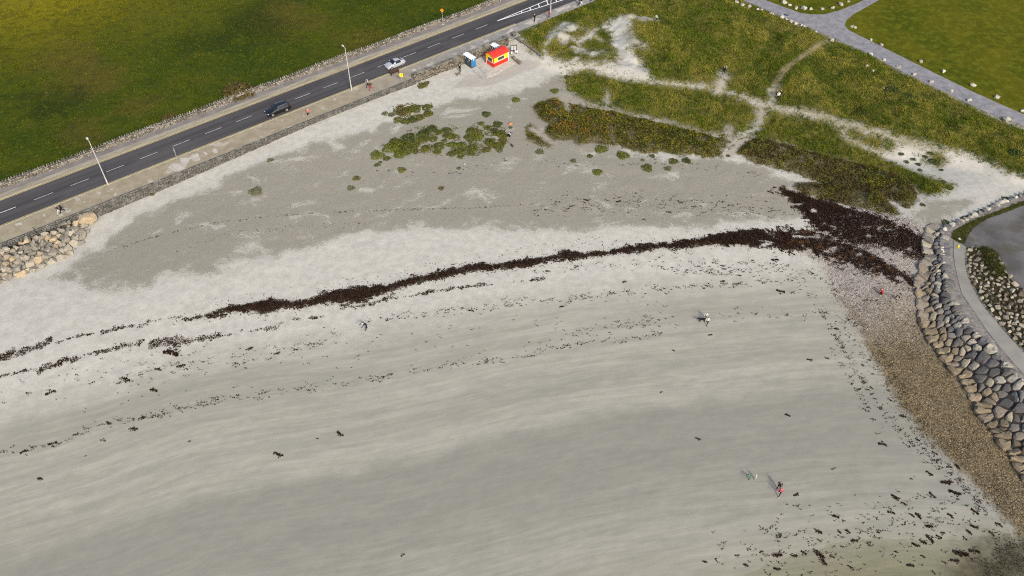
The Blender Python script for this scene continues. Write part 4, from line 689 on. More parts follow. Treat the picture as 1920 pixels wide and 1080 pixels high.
# single boulders by the park paths
def boulders(lst, label, group, zf=None):
    for i_, (u, v, s) in enumerate(sorted(lst)):
        p = at(u, v+s*.3); r_ = s*p.length/FOC*.5; p0 = Vector((p.x, p.y, p.z)); r_ = s*math.sqrt(p.x**2+p.y**2+CAM_Z**2)/FOC*.5
        o = hull('boulder', r_*1.1, r_*.85, r_*.75, BOULDER, None, 17); o.location = p0+Vector((0, 0, r_*.40)); o.rotation_euler = (0, 0, random.uniform(0, 6)); tag(o, label if len(lst) == 1 else f'{label}, {nth(i_+1)} from the left', 'boulder', group)
boulders([(1470,3,10),(1481,9,6),(1492,14,8),(1507,14,10),(1520,16,7),(1542,16,6.5),(1561,14,8),(1576,7,9),(1591,2,5)], 'pale boulder on the lawn wedge between the paths', 'boulders on the lawn wedge')
boulders([(1597,48,6.5),(1603,51,5.5),(1633,74,5.5),(1653,83,8),(1725.7,114.6,8),(1767.6,132.5,8),(1824,158,10),(1868.5,181,9),(1918,207,9)], 'pale boulder on the large lawn beside the path', 'boulders on the lawn side')
boulders([(1381,3,8),(1392,8,9),(1404,11,10),(1420,17,6),(1428,18,5.5),(1445,24,6),(1449,26,5),(1466,31,8),(1475,35,5.5),(1483,39,9),(1492,43,7),(1503,47,5.5),(1508,49,6),(1530,59,5.5),(1559,75,10),(1632,100,8),(1658,111,6.5),(1684,124,8),(1714,138,8),(1746,152.5,8),(1782,169,9),(1816,187,9),(1887,222,13)], 'pale boulder on the rough grass side of the path', 'boulders on the rough grass side')
boulders([(1625,123,6),(1637,132,5)], 'flat pale stone in the worn dry grass', 'stones in the worn grass')
boulders([(1658,165,4),(1664,167,4.5),(1670,168,4),(1675,169,4),(1679,169,3.5)], 'small white stone beside the low dark bushes', 'white stones by the dark bushes')
boulders([(1798,448,9)], 'mossy pale boulder at the corner of the grass strip and the causeway path', None)
boulders([(871,307,4.5)], 'small white stone alone on the grey sand below the plants', None)
boulders([(1725,499,5.5)], 'small white stone on the shingle next to the causeway wall', None)
# ------------------------------------------------------------------ walls built of small stones
WALLM = M('wall_stone', .9, .15); c = WALLM.mix(WALLM.isl(), (.10, .09, .075), (.32, .29, .245)); c = WALLM.mix(WALLM.mul(WALLM.map(WALLM.noise(1.5, 4), .5, .7), .4), c, (.13, .115, .06)); WST = WALLM.col(c)
SEAW = M('sea_wall_stone', .9, .15); c = SEAW.mix(SEAW.isl(), (.075, .072, .065), (.165, .158, .142)); c = SEAW.mix(SEAW.mul(SEAW.map(SEAW.noise(.8, 4), .5, .66), .5), c, (.26, .245, .215)); SWS = SEAW.col(c)
BRN = M('brown_rubble_stone', .9, .15); BRS = BRN.col(BRN.mix(BRN.isl(), (.065, .055, .042), (.25, .22, .18)))
COPE = stone_mat('coping_stone', (.19, .18, .15), (.36, .34, .27), (.16, .15, .12), False); MORT = paint('mortar', (.09, .083, .07), .95, .1)
CUBE = np.array([(-1,-1,-1),(1,-1,-1),(1,1,-1),(-1,1,-1),(-1,-1,1),(1,-1,1),(1,1,1),(-1,1,1)], float)*.5; CF = np.array([(0,3,2,1),(4,5,6,7),(0,1,5,4),(1,2,6,5),(2,3,7,6),(3,0,4,7)])
def stonework(name, s0, s1, n0, n1, zlo, zhi, m, parent, sl=.42, sh=.24, batter=0., both=True):
    """courses of jittered blocks along the road frame; zlo, zhi are functions of s"""
    Vs = []
    for side, nn in (((0, n0), (1, n1)) if both else ((0, n0),)):
        row = 0; z_top = max(zhi(s) for s in np.linspace(s0, s1, 30)); z_min = min(zlo(s) for s in np.linspace(s0, s1, 30)); z = z_min
        while z < z_top:
            s = s0-random.random()*sl
            while s < s1:
                L_ = sl*random.uniform(.6, 1.5)
                sm_ = s+L_/2
                if zlo(sm_)-sh < z < zhi(sm_)-.3*sh and s0 < sm_ < s1:
                    dn_ = (z-zhi(sm_))*batter; p = np.array(rd(sm_, nn-(dn_ if side == 0 else 0)*-1, z+sh/2)); B = CUBE*np.array([L_*.92, .26, sh*.9])+RNG.normal(0, .022, (8, 3)); B[:, 1] += RNG.normal(0, .035)
                    Vs.append(np.c_[B[:, 0]*RT[0]+B[:, 1]*RN[0], B[:, 0]*RT[1]+B[:, 1]*RN[1], B[:, 2]]+p)
                s += L_
            z += sh
    V = np.concatenate(Vs)-np.array(parent.location); n = len(Vs)
    return stuff(tri_obj(name, V, (CF[None]+np.arange(n)[:, None, None]*8).reshape(-1, 4), m, parent))
def core_box(name, s0, s1, n0, n1, z0, z1, m, parent):
    v = [Vector(rd(s, n, z))-parent.location for z in (z0, z1) for s, n in ((s0, n0), (s1, n0), (s1, n1), (s0, n1))]; return mesh_obj(name, v, [(0, 3, 2, 1), (4, 5, 6, 7), (0, 1, 5, 4), (1, 2, 6, 5), (2, 3, 7, 6), (3, 0, 4, 7)], m, parent)
fw = thing('field_wall', 'long dry stone wall with upright coping between the footpath and the green field', 'wall', rd(50, 6.4, 0))
top = lambda s: .86+.08*math.sin(s*.31)
stonework('stonework', -22, 150, 6.28, 6.72, lambda s: 0., top, WST, fw, .45, .26); core_box('core', -22, 150, 6.3, 6.7, -.2, .74, MORT, fw)
bmc = []
for v in range(8):
    o = hull('coping_stone', .11, .26, .27, COPE, None, 14); bmc.append(o.data); bpy.data.objects.remove(o)
s = -4.; cnt = 0
while cnt < 298 and s < 124:
    upright = s < 70; o = bpy.data.objects.new('coping_stone', random.choice(bmc)); COL.objects.link(o); child(o, fw, rd(s+random.uniform(-.05, .05), 6.5, top(s)+(.22 if upright else .16))); o.rotation_euler = (random.uniform(-.15, .15), random.uniform(-.2, .2), RH+random.uniform(-.25, .25)); q = random.uniform(.8, 1.15); o.scale = (q*(1 if upright else 1.25), q, q*(random.uniform(1.0, 1.3) if upright else .75)); s += random.uniform(.36, .50); cnt += 1
sw = thing('sea_wall', 'rough grey stone sea wall along the beach side of the pavement', 'wall', rd(40, -7.9, -.5))
zb = lambda s: float(np.interp(s, WZ_S, WZ))-.25
stonework('stonework', 11, 75.4, -7.92, -7.7, zb, lambda s: .10, SWS, sw, .36, .17, .28, False)
core_box('core', 11, 75.4, -8.0, -7.72, -2.0, .02, MORT, sw)
stonework('stonework', -40, 11, -7.92, -7.7, lambda s: -.7, lambda s: .10, SWS, sw, .5, .24, .28, False); core_box('core', -40, 11, -7.95, -7.72, -2.0, .02, MORT, sw)
s = -40
while s < 75.0:
    L_ = random.uniform(.8, 1.5); L_ = min(L_, 75.2-s); cpb = core_box('coping', s+.02, s+L_-.02, -8.0, -7.62, .06, .145+random.uniform(-.02, .03), COPE if random.random() < .35 else SWS, sw); s += L_
pw = thing('parapet_wall', 'taller brown rubble parapet wall running behind the toilets and the red hut', 'wall', rd(87, -7.7, 0))
core_box('core', 75.5, 98.6, -7.9, -7.45, -1.6, .82, MORT, pw)
stonework('stonework', 75.5, 98.6, -7.95, -7.40, lambda s: -1.3, lambda s: .9, BRS, pw, .5, .25)
s = 75.5
while s < 98.2:
    L_ = min(random.uniform(.7, 1.3), 98.6-s); core_box('coping', s+.02, s+L_-.02, -8.02, -7.34, .9, .98+random.uniform(-.03, .05), COPE if random.random() < .55 else SWS, pw); s += L_
for (u, v), lab in (((949,79), 'left stone gate pier at the end of the parapet wall'), ((963,73), 'right stone gate pier beside the dune grass')):
    p = onz(u, v, -.6); t = thing('gate_pier', lab, 'pier', (p[0], p[1], -.9), RH, 'stone gate piers'); bm = bmesh.new()
    for k in range(6):
        q = random.uniform(.32, .38); box(bm, -q, q, -q, q, k*.28, k*.28+.27, .03)
    bm_obj('shaft', bm, SWS, t); BX('cap', (-.46, .46, -.44, .44, 1.68, 1.84), COPE, t, .03)
# low retaining wall that holds the dune
def lowwall(pts, zl, hgt, wid, label, m, cm, name='low_wall'):
    P2 = resample(np.array(pts), max(4, int(np.linalg.norm(np.diff(np.array(pts), axis=0), axis=1).sum()/.55))); t = thing(name, label, 'wall', (*P2.mean(0), zl)); 
    for i in range(len(P2)-1):
        p = (P2[i]+P2[i+1])/2; d = P2[i+1]-P2[i]; an = math.atan2(d[1], d[0]); L_ = np.linalg.norm(d)/2
        for r_ in range(max(1, int(hgt/.28))):
            bm = bmesh.new(); box(bm, -L_*.97, L_*.97, -wid/2*random.uniform(.9, 1.1), wid/2*random.uniform(.9, 1.1), 0, .27, .03); o = bm_obj('stone', bm, cm if r_ == int(hgt/.28)-1 and random.random() < .5 else m, None); child(o, t, (p[0]+random.uniform(-.03, .03), p[1], zl+r_*.28)); o.rotation_euler = (0, 0, an+random.uniform(-.06, .06))
lowwall(onz(*np.array([(966,74),(985,86),(1002,98),(1015,108)], float).T, -.6), -1.1, 1.15, .5, 'low dark stone wall holding back the dune grass beside the notice board', BRS, SWS, 'retaining_wall')
hz = float(at(925.6, 127.3).z)
lowwall(G([(961,108),(968,114),(976,121)], H)[:, :2], hz-.1, .62, .6, 'short stub of stone wall at the right end of the red hut', BRS, COPE, 'wall_stub')
# ------------------------------------------------------------------ red and yellow hut
RED = paint('red_paint', (.62, .028, .016), .45, .4, .08); YELP = paint('yellow_paint', (.80, .56, .012), .45, .4, .06); WTR = paint('white_trim', (.78, .77, .74), .5, .4, .05); ROOFR = paint('red_roof', (.66, .035, .022), .5, .35, .10, 1.2)
gm_ = M('dark_glass', .35, .3); GLASS = gm_.col(gm_.mix(gm_.map(gm_.noise(1.5, 3), .4, .6), (.035, .038, .035), (.075, .07, .058)))
conc = paint('hut_concrete', (.42, .385, .335), .9, .2, .12, 1.)
F0 = at(925.6, 127.3); ang = math.atan2(2.654, 2.954)
hut = thing('lifeguard_hut', 'red and yellow lifeguard hut with red pitched roof and white trimmed windows', 'hut', F0, ang)
Lh, Wh, Hh = 3.97, 2.40, 2.12
BX('base', (-.05, Lh+.05, -.05, Wh+.05, -.6, .06), conc, hut)
BX('lower_wall', (0, Lh, 0, Wh, .06, .98), RED, hut); BX('upper_wall', (.02, Lh-.02, .02, Wh-.02, .98, Hh), YELP, hut)
NA = 8; prof = [(-.12+(Wh+.24)*i/NA, Hh-.04+.56*math.sin(math.pi*i/NA)**.8) for i in range(NA+1)]
gv = [(.02, p[0]*.9+.12, p[1]-.05) for p in prof]
for xx, nm in ((.015, 'gable'), (Lh-.015, 'gable')):
    pts_ = [(xx, min(max(p[0], .02), Wh-.02), p[1]-.03) for p in prof]; n = len(pts_); mesh_obj(nm, pts_+[(q[0]+(.06 if xx < 1 else -.06), q[1], q[2]) for q in pts_], [tuple(range(n)), tuple(range(2*n-1, n-1, -1))]+[(i, i+n, (i+1) % n+n, (i+1) % n) for i in range(n)], YELP, hut)
rv = [(xx, p[0], p[1]+dz) for dz in (0, .07) for xx in (-.14, Lh+.14) for p in prof]; n = NA+1; rf = []
for i in range(NA): rf += [(i, i+1, n+i+1, n+i), (2*n+i, 3*n+i, 3*n+i+1, 2*n+i+1), (i, 2*n+i, 2*n+i+1, i+1), (n+i, n+i+1, 3*n+i+1, 3*n+i)]
rf += [(0, n, 3*n, 2*n), (n-1, 3*n-1, 4*n-1, 2*n-1)]; mesh_obj('roof', rv, rf, ROOFR, hut)
def window(x0, x1, z0, z1, face):
    if face == 'long': fr_ = BX('window', (x0-.05, x1+.05, -.03, .01, z0-.05, z1+.05), WTR, hut); BX('pane', (x0, x1, -.045, -.028, z0, z1), GLASS, fr_); BX('mullion', ((x0+x1)/2-.02, (x0+x1)/2+.02, -.055, -.04, z0, z1), paint('grey_bar', (.12, .12, .12)), fr_)
    else: fr_ = BX('window', (-.03, .01, x0-.05, x1+.05, z0-.05, z1+.05), WTR, hut); BX('pane', (-.045, -.028, x0, x1, z0, z1), GLASS, fr_); BX('mullion', (-.055, -.04, (x0+x1)/2-.02, (x0+x1)/2+.02, z0, z1), paint('grey_bar', (.12, .12, .12)), fr_)
window(1.15, 2.75, 1.16, 1.80, 'long'); window(.45, 1.55, 1.10, 1.86, 'gable')
BX('trim', (Lh-.11, Lh+.03, -.035, .0, .06, Hh), WTR, hut); BX('trim', (.0, Lh-.13, -.03, .0, Hh-.13, Hh-.02), WTR, hut); BX('trim', (.05, Lh-.13, -.028, 0, .95, 1.02), WTR, hut); BX('trim', (-.028, 0, .0, Wh, .95, 1.02), WTR, hut)
BX('corner_post', (-.04, .10, -.04, .0, .06, Hh), RED, hut); BX('downpipe', (-.09, -.03, Wh-.30, Wh-.24, -.0, .98), WTR, hut); BX('corner_post', (-.04, 0.0, Wh-.12, Wh+.02, .06, Hh), RED, hut)
BX('door', (Lh+.0, Lh+.04, .8, 1.7, .1, 1.95), YELP, hut)
ramp = G([(905,141),(912,146),(925,142),(966,119),(957,113),(926,130),(916,133)], H)[:, :2]; o = slab('concrete_platform', ramp, hz+.05, .4, paint('pale_platform', (.45, .415, .355), .9, .2, .1, 1)); struct(o)
pad = G([(893,121),(899,112),(908,109),(917,114),(909,121),(905,128),(896,128)], H)[:, :2]; struct(slab('concrete_pad', pad, hz+.04, .4, conc))
# ------------------------------------------------------------------ portable toilets
BLUE = paint('blue_plastic', (.03, .17, .36), .5, .4, .08); DKG = paint('dark_grey_plastic', (.055, .062, .062), .55, .35, .1); WHP = paint('white_plastic', (.80, .80, .80), .4, .4, .04)
def toilet(p, rz, label, blue_side):
    t = thing('portable_toilet', label, 'toilet', p, rz, 'portable toilets'); b = .6
    BX('skid', (-b-.03, b+.03, -b-.03, b+.03, -.06, .10), DKG, t); BX('cabin', (-b, b, -b, b, .10, 2.0), BLUE if blue_side else DKG, t, .05)
    BX('side_panel', (-b+.08, b-.08, -b-.025, -b+.01, .18, 1.9), BLUE, t, .01)
    d = BX('door', (-b-.03, -b+.01, -b+.10, b-.10, .14, 1.92), DKG, t, .01); BX('handle', (-b-.06, -b-.031, b-.25, b-.18, .95, 1.12), WHP, d); BX('sticker', (-b-.036, -b-.0305, -.12, .14, 1.45, 1.72), WHP, d); BX('door', (-b-.028, -b+.01, -b+.01, -b+.08, .14, 1.92), DKG, t)
    for zz in (.45, 1.02): BX('rib', (-b+.12, b-.12, -b-.045, -b-.026, zz, zz+.05), BLUE, t)
    BX('sticker', (-.1, .14, -b-.034, -b-.0255, 1.58, 1.8), WHP, t)
    pr = [(-b-.06, 1.98), (-b-.06, 2.06), (-b*.55, 2.20), (0, 2.26), (b*.55, 2.20), (b+.06, 2.06), (b+.06, 1.98)]; n = len(pr); v = [(q[0], yy, q[1]) for yy in (-b-.06, b+.06) for q in pr]; mesh_obj('roof', v, [tuple(range(n-1, -1, -1)), tuple(range(n, 2*n))]+[(i, (i+1) % n, n+(i+1) % n, n+i) for i in range(n)], WHP, t)
    bm = bmesh.new(); rod(bm, (-.35, .35, 2.1), (-.35, .35, 2.42), .06); bm_obj('vent_pipe', bm, WHP, t)
f0 = at(884, 128.2); e1 = Vector((.7572, .6532, 0)); e2 = Vector((-.524, .852, 0)); e2 = Vector((-e1.y, e1.x, 0)); rz = math.atan2(e1.y, e1.x)
toilet(f0+e1*.6+e2*.6, rz, 'blue portable toilet with white roof at the front of the pair beside the ramp', True); toilet(f0+e1*.6+e2*1.88, rz, 'blue and grey portable toilet standing behind its twin against the parapet wall', True)
bk = onz(928, 92, .0); toilet(Vector((bk[0], bk[1], hz)), rz, 'portable toilet half hidden behind the red roof of the hut', True)
bp_ = onz(919, 92, -.3); bin_ = thing('wheelie_bin', 'black bin standing by the parapet wall behind the hut', 'bin', (bp_[0], bp_[1], hz), rz); BX('body', (-.28, .28, -.3, .3, .08, 1.0), DKG, bin_, .04); BX('lid', (-.31, .31, -.34, .34, 1.0, 1.08), DKG, bin_, .02); bm = bmesh.new(); rod(bm, (-.3, .3, .1), (.3, .3, .1), .1); bm_obj('wheel', bm, DKG, bin_)
# ------------------------------------------------------------------ notice board, railings, signs, bench, lamp posts
BLK = paint('black_paint', (.02, .02, .022), .5, .4, .1); GALV = paint('galvanised_steel', (.42, .42, .42), .45, .5, .1, 2, .3); POLE = paint('pole_grey', (.44, .44, .44), .5, .4, .08)
P1, P2_ = at(957.8, 101.6), at(968.3, 101.2); d = P2_-P1; nb = thing('notice_board', 'black framed notice board with white posters next to the red hut', 'notice board', P1, math.atan2(d.y, d.x)); Wd = d.length*1.0
for xx in (0, Wd): BX('post', (xx-.05, xx+.05, -.05, .05, -.1, 2.15), BLK, nb)
BX('frame', (.05, Wd-.05, -.03, .03, 1.96, 2.06), BLK, nb); BX('frame', (.05, Wd-.05, -.03, .03, .80, .88), BLK, nb); BX('frame', (Wd/2-.03, Wd/2+.03, -.03, .03, .88, 1.96), BLK, nb)
POST = M('poster', .6); POSTM = POST.col(POST.mix(POST.map(POST.noise(9, 3), .55, .62), (.46, .46, .46), (.22, .23, .24)))
BX('poster', (.06, Wd/2-.04, -.02, .02, .95, 1.88), POSTM, nb); BX('poster', (Wd/2+.04, Wd-.06, -.02, .02, .95, 1.90), POSTM, nb); BX('poster', (Wd-.30, Wd+.30, -.075, -.055, .45, .85), WHP, nb)
sgp = at(959.2, 103.5); sg_ = thing('small_sign', 'small cream upright sign at the foot of the notice board', 'sign', sgp, .3); BX('panel', (-.15, .15, -.02, .02, .25, .8), paint('cream', (.7, .62, .45)), sg_); BX('leg', (-.12, -.08, -.02, .02, -.05, .25), BLK, sg_); BX('leg', (.08, .12, -.02, .02, -.05, .25), BLK, sg_)
def railing(pts, label, hgt=1.1):
    P3 = [Vector(q) for q in G(pts, H)]; t = thing('handrail', label, 'handrail', P3[0], 0, None)
    for q in P3:
        bm = bmesh.new(); rod(bm, q-P3[0]-Vector((0, 0, .2)), q-P3[0]+Vector((0, 0, hgt)), .035, None, 6); bm_obj('post', bm, GALV, t)
    for zz in (hgt, hgt*.55):
        bm = bmesh.new()
        for a_, b_ in zip(P3[:-1], P3[1:]): rod(bm, a_-P3[0]+Vector((0, 0, zz)), b_-P3[0]+Vector((0, 0, zz)), .026, None, 6)
        bm_obj('rail', bm, GALV, t)
railing([(889.6,136.6),(895,141.3),(900.3,146),(906.4,151)], 'thin steel handrail on the left side of the beach ramp'); railing([(898.9,129.5),(904.5,136.0),(909.7,140.8),(913,143.5)], 'thin steel handrail on the right side of the beach ramp next to the hut')
def lamp(u, v, hgt, label, ext=0):
    p = onz(u, v, .1); t = thing('street_lamp', label, 'street lamp', (p[0], p[1], .08), RH+math.pi/2, 'street lamps along the pavement'); bm = bmesh.new(); rod(bm, (0, 0, 0), (0, 0, 1.3), .13, .12, 10); bm_obj('base', bm, POLE, t); bm = bmesh.new(); rod(bm, (0, 0, 1.3), (0, 0, hgt), .095, .06, 10); bm_obj('pole', bm, POLE, t)
    bm = bmesh.new(); rod(bm, (0, 0, hgt), (.6, 0, hgt+.1), .04); bm_obj('arm', bm, POLE, t); bm = bmesh.new(); box(bm, .45, 1.05, -.15, .15, hgt+.03, hgt+.17, .04); bm_obj('lantern', bm, paint('lantern', (.62, .62, .6)), t); BX('door', (-.05, .05, -.137, -.118, .4, .9), GALV, t)
lamp(202.3, 345.5, 8.9, 'tall grey street lamp on the pavement above the rock bank'); lamp(659.4, 169.5, 9.1, 'tall grey street lamp between the dark car and the silver car'); lamp(1032.2, 22, 9.0, 'grey street lamp beside the person in red at the top edge')
YSG = paint('sign_yellow', (.80, .66, .02), .5, .4, .05); OSG = paint('sign_orange', (.75, .33, .02), .5, .4, .05)
p = onz(334, 303, .1); t = thing('road_sign', 'grey road sign pole with plates edge on, beside the pale pavement patches', 'sign', (p[0], p[1], .1), RH); bm = bmesh.new(); rod(bm, (0, 0, -.05), (0, 0, 3.1), .04); bm_obj('pole', bm, GALV, t); BX('plate', (-.02, .02, -.32, .32, 2.45, 3.08), GALV, t); BX('plate', (-.045, -.022, -.3, .3, 2.05, 2.38), WHP, t)
p = onz(754, 156, 0); t = thing('warning_sign', 'yellow square warning sign with a black figure on the pavement edge near the bench', 'sign', (p[0], p[1], .1), -.1); bm = bmesh.new(); rod(bm, (0, 0, -.1), (0, 0, 2.0), .035); bm_obj('pole', bm, GALV, t); BX('plate', (-.34, .34, -.06, -.036, 1.35, 2.08), YSG, t); BX('symbol', (-.04, .06, -.066, -.0605, 1.62, 1.95), BLK, t); BX('symbol', (-.16, .16, -.0665, -.061, 1.50, 1.57), BLK, t)
p = onz(830.4, 46.5, 0); t = thing('warning_sign', 'orange diamond warning sign on a tall pole in front of the field wall', 'sign', (p[0], p[1], .1), -.3); bm = bmesh.new(); rod(bm, (0, 0, -.05), (0, 0, 3.6), .04); bm_obj('pole', bm, GALV, t)
mesh_obj('plate', [(0, -.05, 2.75), (.45, -.05, 3.2), (0, -.05, 3.65), (-.45, -.05, 3.2), (0, -.075, 2.75), (.45, -.075, 3.2), (0, -.075, 3.65), (-.45, -.075, 3.2)], [(0, 1, 2, 3), (7, 6, 5, 4), (0, 4, 5, 1), (1, 5, 6, 2), (2, 6, 7, 3), (3, 7, 4, 0)], OSG, t); BX('symbol', (-.05, .05, -.083, -.0755, 3.0, 3.4), BLK, t)
BX('footing', (-.3, .3, -.3, .3, .0, .02), CPATCH, t)
p = onz(68, 436, 0); t = thing('marker_post', 'short dark leaning post at the edge of the rock bank', 'post', (p[0], p[1], -.1)); bm = bmesh.new(); rod(bm, (0, 0, -.1), (-.25, .2, .95), .05, .04); bm_obj('shaft', bm, BLK, t); BX('cap', (-.31, -.19, .14, .26, .94, 1.0), BLK, t)
BRW = paint('bench_wood', (.075, .035, .022), .6, .3, .15); IRON = paint('bench_iron', (.03, .022, .02), .5, .4, .1)
bp2 = rd(73.4, -4.3, .1); bn = thing('park_bench', 'dark brown bench on the pavement next to the silver car', 'bench', bp2, RH+math.pi)
for xx in (-.85, .85):
    BX('leg', (xx-.05, xx+.05, -.30, .32, .0, .06), IRON, bn); BX('leg', (xx-.05, xx+.05, -.06, .04, .06, .42), IRON, bn); BX('arm', (xx-.04, xx+.04, -.28, .22, .60, .66), IRON, bn); BX('back_post', (xx-.05, xx+.05, -.36, -.28, .42, .92), IRON, bn)
for k in range(4): BX('seat_slat', (-.95, .95, -.26+k*.13, -.15+k*.13, .43, .47), BRW, bn)
for k in range(3): BX('back_slat', (-.95, .95, -.285, -.245, .54+k*.13, .64+k*.13), BRW, bn)
p = onz(1474, 28, .15); t = tag(BX('manhole_cover', (-.45, .45, -.3, .3, .150, .165), paint('cast_iron', (.05, .05, .055)), None), 'dark manhole cover set in the grey park path', 'manhole cover'); t.location = (p[0], p[1], 0); t.rotation_euler = (0, 0, -.5)
p = onz(1797, 463, ZC); t = thing('marker_board', 'small bright yellow marker lying on the pale causeway path', 'marker', (p[0], p[1], ZC+.055), 1.1); BX('panel', (-.38, .38, -.13, .13, .0, .06), YSG, t, .015); BX('end_stripe', (-.30, -.22, -.135, .135, .002, .065), OSG, t)
p = at(957, 232.5); bm = bmesh.new(); bmesh.ops.create_icosphere(bm, subdivisions=2, radius=.5)
for v in bm.verts: v.co = Vector((v.co.x*1.0, v.co.y*.55, max(v.co.z, -.1)*.5))*(1+.25*math.sin(v.co.x*9)*math.sin(v.co.y*8))
t = bm_obj('blanket', bm, paint('orange_cloth', (.50, .21, .09), .85, .1), None, True); t.location = p+Vector((0, 0, .05)); tag(t, 'crumpled orange cloth on the sand beside the plant cluster', 'cloth')
# ------------------------------------------------------------------ cars
TYRE = paint('tyre', (.02, .02, .02), .9, .2); RIM = paint('alloy_rim', (.42, .42, .44), .35, .5, .05, 3, .6)
def car(s, n, rows, paintm, label, wheels, wr, extras):
    """rows: (x, half width, z sill, z belt, roof half width, roof z); front is +x"""
    t = thing('car', label, 'car', rd(s, n, 0.012), RH+math.pi); V = []; K = 6
    for x_, hw_, zs, zb_, rw, rz_ in rows:
        half = [(hw_*.90, zs), (hw_, zs+(zb_-zs)*.35), (hw_*.985, zs+(zb_-zs)*.75), (hw_*.93, zb_), (rw, rz_), (rw*.45, rz_+.035)]; V.append([(x_, y_, z_) for y_, z_ in half]+[(x_, -y_, z_) for y_, z_ in half[::-1]])
    n_ = len(rows); k = 2*K; body = []; parts = {'windscreen': [], 'rear_window': [], 'side_window': []}; vs_ = [p for r_ in V for p in r_]
    for i in range(n_-1):
        a_, b_ = rows[i], rows[i+1]; cab = a_[5]-a_[3] > .2 and b_[5]-b_[3] > .2
        for j in range(k-1):
            f = (i*k+j, i*k+j+1, (i+1)*k+j+1, (i+1)*k+j); key = None
            if j in (3, 7) and cab: key = 'side_window'
            elif j in (4, 5, 6) and (a_[5]-a_[3] > .2) != (b_[5]-b_[3] > .2): key = 'windscreen' if a_[0] > 0.0 else 'rear_window'
            (parts[key] if key else body).append(f)
        body.append((i*k, (i+1)*k, (i+1)*k+k-1, i*k+k-1))
    body += [tuple(range(k-1, -1, -1)), tuple(range((n_-1)*k, n_*k))]
    def sub(name, faces, m, sm=True):
        idx = sorted({q for f in faces for q in f}); mp_ = {q: i for i, q in enumerate(idx)}; o = mesh_obj(name, [vs_[q] for q in idx], [tuple(mp_[q] for q in f) for f in faces], m, t, False); bm = bmesh.new(); bm.from_mesh(o.data); bmesh.ops.recalc_face_normals(bm, faces=bm.faces[:]); bm.to_mesh(o.data); bm.free()
        if sm: o.data.polygons.foreach_set('use_smooth', [True]*len(o.data.polygons)); o.data.set_sharp_from_angle(angle=R(38))
        return o
    sub('body', body, paintm)
    for kx, fs in parts.items():
        if fs: sub(kx, fs, CGLASS)
    for wx in wheels:
        for sy in (-1, 1):
            hw_ = max(r_[1] for r_ in rows); bm = bmesh.new(); rod(bm, (wx, sy*(hw_-.22), wr), (wx, sy*(hw_-.012), wr), wr, None, 18); o = bm_obj('wheel', bm, TYRE, t); bm = bmesh.new(); rod(bm, (wx, sy*(hw_-.03), wr), (wx, sy*(hw_+.004), wr), wr*.68, None, 14); bm_obj('rim', bm, RIM, o)
    extras(t); return t
cgm = M('car_glass', .08, .6); CGLASS = cgm.col((.012, .014, .017))
def carpaint(name, c, coat=.6): m = M(name, .35, .5); m.b.inputs['Coat Weight'].default_value = coat; m.b.inputs['Coat Roughness'].default_value = .08; return m.col(m.mix(m.map(m.noise(4, 3), .3, .7), tuple(x*.93 for x in c), c))
BLACKP = carpaint('black_car_paint', (.006, .007, .011), .25); SILVERP = carpaint('silver_car_paint', (.37, .38, .40), .4); HEADL = paint('headlamp', (.75, .77, .8), .2, .6); TAIL = paint('tail_lamp', (.35, .02, .02), .3, .5); CHROME = paint('chrome_trim', (.30, .31, .33), .3, .6, .05, 3, .5)
est = [(2.37, .62, .32, .52, .50, .56), (2.25, .78, .25, .64, .62, .70), (1.75, .90, .22, .80, .70, .86), (.95, .91, .22, .92, .70, .97), (.25, .91, .22, .95, .62, 1.43), (-.5, .91, .22, .97, .63, 1.48), (-1.3, .91, .22, .98, .61, 1.46), (-1.95, .89, .24, .98, .57, 1.38), (-2.30, .82, .30, .90, .66, .98), (-2.40, .76, .36, .72, .6, .76)]
def ex1(t):
    for sy in (-1, 1):
        BX('headlight', (2.12, 2.29, sy*.62-.14, sy*.62+.14, .60, .70), HEADL, t, .02); BX('tail_light', (-2.40, -2.25, sy*.68-.1, sy*.68+.1, .74, .90), TAIL, t, .02); BX('mirror', (.55, .72, sy*1.0-.09, sy*1.0+.09, .95, 1.07), BLACKP, t, .03); BX('roof_rail', (-1.7, .1, sy*.60-.02, sy*.60+.02, 1.475, 1.52), CHROME, t); BX('window_trim', (-1.8, .45, sy*.862-.015, sy*.862+.015, .935, .975), CHROME, t)
    BX('grille', (2.33, 2.39, -.35, .35, .42, .56), IRON, t); BX('number_plate', (2.375, 2.40, -.25, .25, .36, .43), WHP, t)
car(49.5, -1.75, est, BLACKP, 'black estate car with silver roof rails driving along the road', (1.42, -1.38), .33, ex1)
cou = [(2.08, .52, .30, .44, .42, .48), (2.02, .70, .25, .56, .56, .62), (1.86, .84, .22, .66, .66, .73), (1.45, .92, .20, .78, .72, .87), (.85, .92, .20, .85, .70, .92), (.20, .91, .20, .88, .56, 1.33), (-.35, .91, .20, .90, .56, 1.37), (-.95, .93, .20, .90, .50, 1.27), (-1.50, .93, .22, .90, .62, 1.02), (-1.82, .86, .26, .84, .62, .93), (-2.02, .74, .30, .76, .56, .82), (-2.10, .60, .36, .62, .44, .66)]
def ex2(t):
    for sy in (-1, 1):
        BX('headlight', (1.78, 1.97, sy*.62-.12, sy*.62+.12, .54, .645), HEADL, t, .02); BX('tail_light', (-2.08, -1.93, sy*.60-.12, sy*.60+.12, .66, .78), TAIL, t, .02); BX('mirror', (.50, .66, sy*1.0-.09, sy*1.0+.09, .88, 1.0), SILVERP, t, .03)
    BX('grille', (2.03, 2.09, -.32, .32, .34, .50), IRON, t); BX('number_plate', (2.075, 2.10, -.25, .25, .40, .47), WHP, t)
car(75.1, -1.65, cou, SILVERP, 'silver coupe driving along the road beside the bench', (1.32, -1.15), .34, ex2)
